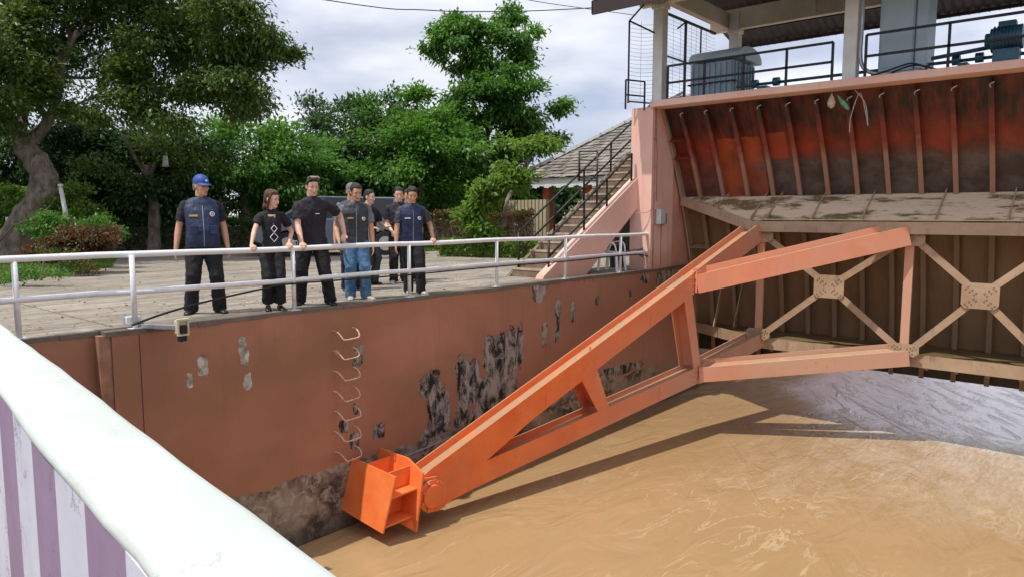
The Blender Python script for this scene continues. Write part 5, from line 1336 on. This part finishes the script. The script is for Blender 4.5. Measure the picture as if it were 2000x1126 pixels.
# ================================================================ VEGETATION
def leaf_cloud(lobes, n, size, asp=.45, clump=26, spread=.32, droop=.25, shell=.55, sub=12):
    """lobes: (centre, radii, weight). returns V, F, tint of folded leaves grouped in twigs"""
    w = np.array([l[2] for l in lobes], float); w /= w.sum(); nc = max(1, n//clump)
    # boughs: sub-centres through each lobe, twigs gather round them so that gaps stay between
    ns = max(8, nc//sub); si = rng.choice(len(lobes), ns, p=w)
    SC = np.array([l[0] for l in lobes])[si]; SR = np.array([l[1] for l in lobes])[si]
    d = rng.normal(size=(ns,3)); d /= np.linalg.norm(d, axis=1, keepdims=True)
    rad = shell+(1-shell)*rng.random(ns)**.7; rad *= 1+.16*rng.normal(size=ns)
    SP = SC + d*SR*rad[:,None]; stint = rng.random(ns)
    idx = rng.integers(0, ns, nc)
    C = SC[idx]; Rr = SR[idx]
    cc_ = SP[idx] + rng.normal(size=(nc,3))*Rr*np.array([.15,.15,.085])
    ct = .55*stint[idx]+.45*rng.random(nc)
    P = np.repeat(cc_, clump, 0); ctr = np.repeat(ct, clump)
    P = P + rng.normal(size=P.shape)*spread*np.array([1,1,.55]); nn = len(P)
    dirs = P-np.repeat(C, clump, 0)+rng.normal(size=P.shape)*.8; dirs[:,2] -= droop*np.linalg.norm(dirs, axis=1); dirs /= np.linalg.norm(dirs, axis=1, keepdims=True)
    upv = rng.normal(size=P.shape)*.45+np.array([0,0,1.]); side = np.cross(dirs, upv); side /= np.linalg.norm(side, axis=1, keepdims=True)+1e-9
    nrm = np.cross(side, dirs)
    L = size*rng.uniform(.6,1.35,nn)[:,None]; Wd = L*asp*.5
    a = P; b = P+dirs*L*.5+side*Wd+nrm*L*.06; c = P+dirs*L+nrm*-L*.08; e = P+dirs*L*.5-side*Wd+nrm*L*.06
    V = np.stack([a,b,c,e],1).reshape(-1,3); i = np.arange(nn)*4
    Fq = np.stack([i,i+1,i+2,i+3],1)
    tint = np.clip(.42*ctr+.38*rng.random(nn)+.10, 0, 1)
    return V, Fq, tint
def tree(name, label, cat, lobes, n, size, mt, trunk=None, branches=(), group=None, bark='bark', base=None, **kw):
    base = Vector(base) if base is not None else Vector((lobes[0][0][0], lobes[0][0][1], 0))
    o = empty(name, base, label=label, cat=cat, group=group)
    V, Fq, t = leaf_cloud(lobes, n, size, **kw)
    c = qmesh('crown', V-np.array(base), Fq, mt, t, o)
    if trunk:
        pts, rs = trunk; pp_ = bez(pts, 18); rr_ = np.interp(np.linspace(0, len(rs)-1, len(pp_)), range(len(rs)), rs)
        child(MB().tube(pp_, [float(r*(1+.06*math.sin(i*.55))) for i, r in enumerate(rr_)], 28), 'trunk', bark, o, smooth=True); displace([q for q in bpy.data.objects if q.parent == o and q.name.startswith('trunk')][-1], BARKT, .11)
    for pts, r0, r1 in branches:
        pp_ = bez(pts, 5); k = len(pp_); child(MB().tube(pp_, [r0+(r1-r0)*i/(k-1) for i in range(k)], 8), 'branch', bark, o, smooth=True)
    return o
def lobe(px, py, dep, r, w=None):
    r = r if isinstance(r, tuple) else (r, r, r*.8)
    return (tuple(at(px, py, dep)), r, w if w is not None else r[0]*r[0])

# leaning old tree on the left
D = 15.5
tp = [gnd(18,512)] 
D0 = (tp[0]-CAM).dot(fw)
trunk = ([tp[0]-Vector((0,0,.1)), at(38,450,D0), at(82,385,D0), at(82,335,D0), at(52,292,D0), at(40,268,D0)], [.46,.36,.36,.31,.27,.22])
brs = [([at(50,290,D0), at(22,240,D0), at(-20,200,D0-.5)], .20,.08), ([at(52,285,D0), at(92,240,D0), at(112,190,D0), at(120,140,D0), at(150,60,D0)], .17,.05),
       ([at(40,280,D0), at(48,210,D0+.3), at(85,150,D0+.5), at(135,90,D0+.6), at(130,40,D0+.6)], .15,.05), ([at(95,235,D0), at(70,200,D0), at(40,150,D0), at(15,120,D0)], .10,.04),
       ([at(115,180,D0), at(90,150,D0), at(45,130,D0), at(0,135,D0)], .08,.03), ([at(110,245,D0), at(170,235,D0), at(215,245,D0), at(250,270,D0)], .035,.012),
       ([at(120,150,D0+.5), at(190,150,D0+1), at(290,110,D0+1.2), at(390,120,D0+1)], .05,.012), ([at(140,80,D0+.3), at(210,30,D0+.8), at(330,45,D0+1), at(430,10,D0+.8)], .04,.012),
       ([at(100,235,D0), at(190,190,D0+.8), at(310,200,D0+1), at(440,160,D0+.8)], .04,.012)]
vine = ([at(100,400,D0-.5), at(72,425,D0-.5), at(30,440,D0-.5), at(0,470,D0-.5)], .022,.018)
lb = []
for (x, y, r) in [(-60,60,1.5),(40,30,1.5),(140,-10,1.5),(250,20,1.5),(350,-20,1.4),(440,40,1.2),(300,100,1.5),(200,110,1.4),(400,120,1.2),(480,110,.85),(330,190,1.3),(440,190,1.0),(240,200,1.2),(-40,180,1.3),(-80,290,1.2),(500,60,.6),(60,120,1.0),(500,200,.55),(150,-100,1.8),(330,-100,1.7),(505,130,.8),(530,110,.4),(5,70,1.4),(-10,130,1.2),(60,180,.9),(290,60,1.3),(460,150,1.0),(-30,-80,1.6),(160,215,.8)]:
    lb.append(lobe(x, y, D0+random.uniform(-1.5,1.8), r))
for (x, y, r) in [(495,20,.42),(520,55,.30),(470,-10,.5),(535,70,.2)]: lb.append(lobe(x, y, D0-1, r, r*r*1.6))
old = tree('leaning_tree', 'old leaning tree with twisted grey trunk and spreading olive crown at the left', 'tree', lb, 120000, .135, 'leaf_olive', trunk, brs, base=tp[0], spread=.20, shell=.35, sub=16)
child(MB().tube(bez(vine[0],5), .02, 6), 'vine', 'bark', old, smooth=True)
child(MB().tube(bez([at(110,385,D0-.5), at(90,410,D0-.5), at(55,425,D0-.5), at(20,455,D0-.5)],5), .016, 6), 'vine', 'bark', old, smooth=True)

# tall light tree in the middle
Dm = 27
tb = gnd(945, 452); Dm = (tb-CAM).dot(fw)*1.0; Dm = min(Dm, 30)
tb = at(945,452,Dm); tb.z = 0
lbm = [lobe(x, y, Dm+random.uniform(-1,1), r*Dm/27) for (x, y, r) in [(930,75,.95),(880,70,.7),(985,70,.8),(850,105,.5),(905,110,1.0),(975,120,1.2),(1025,110,.7),(1035,70,.45),(825,80,.25),(1045,140,.5),(960,180,1.3),(1020,200,1.1),(1060,215,.7),(1085,230,.6),(925,220,1.1),(980,260,1.4),(1040,285,.9),(1085,270,.5),(900,280,1.2),(950,330,1.4),(1010,350,1.0),(890,360,1.2),(980,400,.9),(905,180,.9),(880,230,.9),(885,35,.22),(1000,35,.35)]]
brm = [([at(945,300,Dm), at(960,200,Dm), at(950,90,Dm)], .14,.03), ([at(950,290,Dm), at(1010,220,Dm), at(1070,230,Dm)], .08,.02), ([at(948,250,Dm), at(900,150,Dm), at(850,95,Dm)], .07,.02), ([at(955,210,Dm), at(1000,130,Dm), at(1030,80,Dm)], .06,.02), ([at(940,400,Dm), at(900,330,Dm), at(870,260,Dm)], .08,.02)]
tree('tall_tree', 'tall fresh green tree rising above the others in the middle', 'tree', lbm, 52000, .21, 'leaf_green', ([tb, at(945,400,Dm), at(940,350,Dm), at(948,290,Dm)], [.24,.2,.18,.15]), brm, base=tb, spread=.21, droop=.5, shell=.4, sub=14)
# overhanging fronds right of it, in front of the house
tree('leafy_branch_tree', 'young green tree with drooping sprays beside the house roof', 'tree', [lobe(x, y, 21, r, r*r) for (x, y, r) in [(1030,292,.34),(1080,268,.24),(1105,260,.17),(1125,256,.09),(995,345,.5),(960,385,.6),(935,425,.5),(1010,330,.4),(1000,285,.4),(1060,275,.24)]], 9000, .17, 'leaf_bright',
     ([gnd(990,470), at(985,420,21), at(1005,360,21), at(1040,310,21)], [.07,.06,.05,.03]), [([at(1005,360,21), at(1050,285,21), at(1120,260,21)], .03,.008), ([at(990,400,21), at(970,360,21), at(975,320,21)], .03,.01)], base=gnd(990,470), spread=.16)

# background trees
grp = None
bg = [('dark broad tree behind the yellow green bush left of the capped man', 'leaf_dark', [(170,330,1.6),(250,330,1.9),(330,350,1.9),(120,340,1.0),(230,400,1.6),(330,420,1.4),(170,400,1.3),(290,300,1.3)], 25, 22000, .19, 240),
      ('brown tipped dense tree behind the capped man', 'leaf_olive', [(250,320,1.2),(320,330,1.3),(200,340,1.0),(280,300,1.0),(380,330,1.2)], 23, 11000, .16, 300),
      ('bushy green tree between the capped man and the woman', 'leaf_green', [(400,300,1.5),(470,310,1.6),(540,320,1.5),(440,370,1.4),(520,390,1.3),(580,340,1.3),(460,265,1.0),(560,275,1.0),(620,300,1.1)], 26, 24000, .19, 480),
      ('dark tree behind the car windscreen', 'leaf_dark', [(600,330,1.8),(680,320,1.9),(760,330,1.8),(640,380,1.6),(720,390,1.6),(800,380,1.5),(670,260,1.6),(740,250,1.4),(600,260,1.3)], 30, 26000, .21, 690),
      ('mid green tree above the car roof', 'leaf_green', [(800,310,1.7),(860,330,1.6),(780,270,1.3),(840,270,1.3),(840,390,1.5),(880,300,1.2),(770,360,1.2),(700,300,1.1),(720,230,.9),(675,200,.9),(800,220,.9)], 28, 25000, .20, 830),
      ('round topped dark tree far behind the leaning trunk', 'leaf_dark', [(30,350,1.8),(-40,330,2.0),(90,260,1.6),(0,420,1.4),(150,250,1.0),(-60,430,1.5),(60,420,1.3)], 24, 20000, .19, 20),
      ('dark tree under the tall tree at the right', 'leaf_dark', [(960,380,1.5),(1010,400,1.2),(900,400,1.5),(1040,400,.9),(980,330,1.4),(1060,370,.8),(930,430,1.1)], 31, 16000, .21, 1000)]
for lab, mt_, L_, dd, n, sz, bx in bg:
    b0 = at(bx, 470, dd); b0.z = 0
    tree('background_tree', lab, 'tree', [lobe(x, y, dd+random.uniform(-1.2,1.6), r*dd/25) for x, y, r in L_], n, sz, mt_, ([b0, b0+Vector((.1,.1,1.4)), b0+Vector((0,.2,2.8))], [.2,.16,.12]), [([b0+Vector((0,.2,2.4)), b0+Vector((.8,.4,3.6))], .08,.03), ([b0+Vector((0,.2,2.4)), b0+Vector((-.8,.1,3.7))], .08,.03)], group='trees lining the far side of the lane', base=b0, spread=.25, sub=12)
# far wood closing the view
lbf = []
for k in range(46):
    a = R(12)+R(92)*k/45; rr_ = 52+random.uniform(-3,3); h = random.uniform(3.2,5.0)
    lbf.append(((CAM.x+rr_*math.cos(a), CAM.y+rr_*math.sin(a), h*.5), (2.6,2.6,h*.55), 1.))
Vf, Ff, tf = leaf_cloud(lbf, 52000, .55, .6, 20, .6)
tag(qmesh('far_wood', Vf, Ff, 'leaf_dark', tf), 'low dark wood closing the view behind the garden trees', 'wood', kind='stuff')
# upstream far bank
lbf = [((230+random.uniform(-5,5), -160+9*k, random.uniform(1,3)), (8,8,random.uniform(4,7)), 1.) for k in range(36)]
MB().add([(215,-400,WZ),(215,0,WZ),(222,0,.3),(222,-400,.3)], [(0,1,2,3)]).build('bank', 'soil', kind='structure')

# hedges and shrubs
def hedge(name, label, a, b, w, h, n, sz, mt, z0=0.):
    a, b = Vector(a), Vector(b); d = (b-a); L = d.length; d.normalize(); s = Vector((-d.y, d.x, 0))
    o = empty(name, ((a.x+b.x)/2, (a.y+b.y)/2, 0), label=label, cat='hedge')
    u = rng.random((n,3)); f = rng.random(n); m_ = f < .55
    # mostly near the surface
    q = u.copy(); q[m_,2] = .88+.14*rng.random(m_.sum()); q[~m_,1] = np.where(rng.random((~m_).sum()) < .5, rng.random((~m_).sum())*.14, 1-rng.random((~m_).sum())*.14)
    P = np.array(a)[None]+np.outer(q[:,0]*L, np.array(d))+np.outer((q[:,1]-.5)*w, np.array(s)); P[:,2] = z0+q[:,2]*h+rng.normal(0,.02,n)+.05*np.sin(q[:,0]*L*2.1)
    dirs = rng.normal(size=(n,3)); dirs[:,2] += .3; dirs /= np.linalg.norm(dirs,axis=1,keepdims=True)
    side = np.cross(dirs, rng.normal(size=(n,3))); side /= np.linalg.norm(side,axis=1,keepdims=True)
    Lf = sz*rng.uniform(.6,1.3,n)[:,None]
    V = np.stack([P,P+dirs*Lf*.5+side*Lf*.25,P+dirs*Lf,P+dirs*Lf*.5-side*Lf*.25],1).reshape(-1,3); i = np.arange(n)*4
    qmesh('foliage', V-np.array([o.location.x,o.location.y,0]), np.stack([i,i+1,i+2,i+3],1), mt, rng.random(n), o)
    core = MB(); c0, c1 = a+Vector((0,0,z0+h*.45)), b+Vector((0,0,z0+h*.45)); child(core.beam(c0, c1, w*.7, h*.75), 'twigs', 'bark', o)
def gp(x, y): p = gnd(x, y); return (p.x, p.y, 0)
def gd(x, d, ):                # ground point in the direction of column x at forward depth d
    p = at(x, 417, d); return (p.x, p.y, 0)
hedge('hedge', 'long clipped dark green hedge behind the lane left of the woman', gd(225,24), gd(600,24), 1.1, 1.0, 26000, .085, 'leaf_dark')
hedge('hedge', 'low dark hedge behind the right pair of people', gd(770,27), gd(1060,26), 1.1, .95, 15000, .095, 'leaf_dark')
hedge('hedge', 'red leaved hedge row under the tall tree at the right', gd(850,25.0), gd(1040,24.4), .8, 1.15, 9000, .10, 'leaf_red_bright', .15)
hedge('hedge', 'bright green low border plants in front of the dark hedge right of the group', gd(865,21.5), gd(1060,20.5), .7, .45, 9000, .10, 'leaf_bright')
def shrub(lab, mt, lobes, n, sz, base, **kw): return tree('shrub', lab, 'shrub', lobes, n, sz, mt, None, [([Vector(base), Vector(base)+Vector((.1,0,.5))], .03,.015)], base=base, clump=12, spread=.10, **kw)
shrub('yellow green round bush right of the leaning trunk', 'leaf_bright', [lobe(x, y, 19, r) for x, y, r in [(150,400,.55),(165,430,.5),(140,440,.5),(110,400,.4),(160,375,.35)]], 6500, .10, gd(150,19))
shrub('bright green bush left of the leaning trunk', 'leaf_bright', [lobe(x, y, 20, r) for x, y, r in [(25,400,.6),(-20,410,.6),(40,385,.4),(10,430,.5)]], 5500, .11, gd(10,20))
shrub('green low shrub under the leaning tree', 'leaf_green', [lobe(x, y, 16.5, r) for x, y, r in [(100,448,.42),(140,452,.42),(75,462,.32),(185,445,.38),(120,465,.3)]], 7000, .08, gd(110,16.5))
shrub('orange red leaved croton bush beside the lawn', 'leaf_red', [lobe(x, y, 15.2, r) for x, y, r in [(100,480,.28),(135,472,.36),(175,466,.36),(205,462,.24),(160,485,.26),(125,488,.26),(190,482,.22),(80,490,.2)]], 7500, .085, gd(165,15.2))
shrub('small red flowering plants at the foot of the leaning tree', 'leaf_red_bright', [lobe(x, y, 14.6, r) for x, y, r in [(105,492,.15),(90,495,.12),(130,495,.14),(150,510,.16),(180,515,.15)]], 1800, .06, gd(110,14.6))
shrub('pale green tussock in the lawn by the lane edge', 'leaf_green', [lobe(x, y, 12.5, r) for x, y, r in [(70,528,.07),(100,530,.06),(45,530,.06),(115,534,.05),(20,540,.06)]], 900, .06, gnd(80,548))
# leaf litter / small stones by the hedge foot
stm = mat('garden_stone', (.50,.38,.28), .8, col2=(.62,.55,.48), ns=4)
for x, y, r, lab_ in ((236,486,.16,'leftmost pale stone at the hedge foot beside the croton bush'),(270,485,.20,'largest pale stone at the foot of the clipped hedge'),(300,484,.14,'second pale stone from the capped man at the hedge foot'),(258,488,.10,'smallest pale stone at the hedge foot just left of the largest one'),(320,484,.12,'pale stone at the hedge foot nearest the capped man')):
    g_ = gnd(x, y); tag(MB().ell((0,0,r*.35),(r,r*.8,r*.6), 9, 6).build('garden_stone', stm, smooth=True), lab_, 'stone', 'stones along the hedge foot').location = (g_.x, g_.y, 0)
# white objects among the trees
wp = gnd(128,455); o = empty('garden_pole', wp, label='weathered white pole leaning among the bushes right of the trunk', cat='pole'); dpt = 17.5
child(MB().tube([at(130,440,dpt),at(127,410,dpt),at(118,365,dpt)], [.06,.055,.045], 8), 'shaft', 'ash', o, smooth=True); child(MB().tube([at(118,365,dpt),at(118,360,dpt)], .06, 8), 'top', 'ash', o)
tag(MB().tube([gd(16,19), tuple(at(15,424,19))], .05, 8).build('fence_post', 'white_rail', smooth=True), 'short white post far left behind the leaning tree', 'post')
tag(MB().rings([[at(323+w*math.cos(t), y, 22)+Vector((0,0,0))+fw*.06*math.sin(t) for t in [2*math.pi*k/8 for k in range(8)]] for y, w in ((326,7),(318,6),(310,5),(304,3))]).build('lantern', 'ash', smooth=True), 'small pale lantern hanging among dark leaves above the hedge', 'lantern')
# overhead wires
tag(MB().tube(bez([at(-500,-190,21), at(620,-2,24.4), at(830,20,25), at(960,23,25.5), at(1080,20,26), at(1250,10,27)], 6), .018, 5).build('overhead_wire', 'cable', smooth=True), 'lower dark overhead wire sagging across the sky', 'wire')
tag(MB().tube(bez([at(900,-30,25), at(1030,0,26), at(1150,18,27), at(1240,30,28)], 6), .013, 5).build('overhead_wire', 'cable', smooth=True), 'upper thin overhead wire slanting towards the platform roof', 'wire')
# cream fence behind the tall tree near the house
fc = empty('garden_fence', gd(1030,26), label='cream panel fence beside the house under the trees', cat='fence')
a_, b_2 = Vector(gd(990,27)), Vector(gd(1065,25))
for k in range(12):
    p = a_.lerp(b_2, k/11); child(MB().box((p.x-.10,p.y-.10,0),(p.x+.10,p.y+.02,1.75)), 'panel', mat('cream_fence', (.45,.38,.24), .8) if k == 0 else bpy.data.materials['cream_fence'], fc)
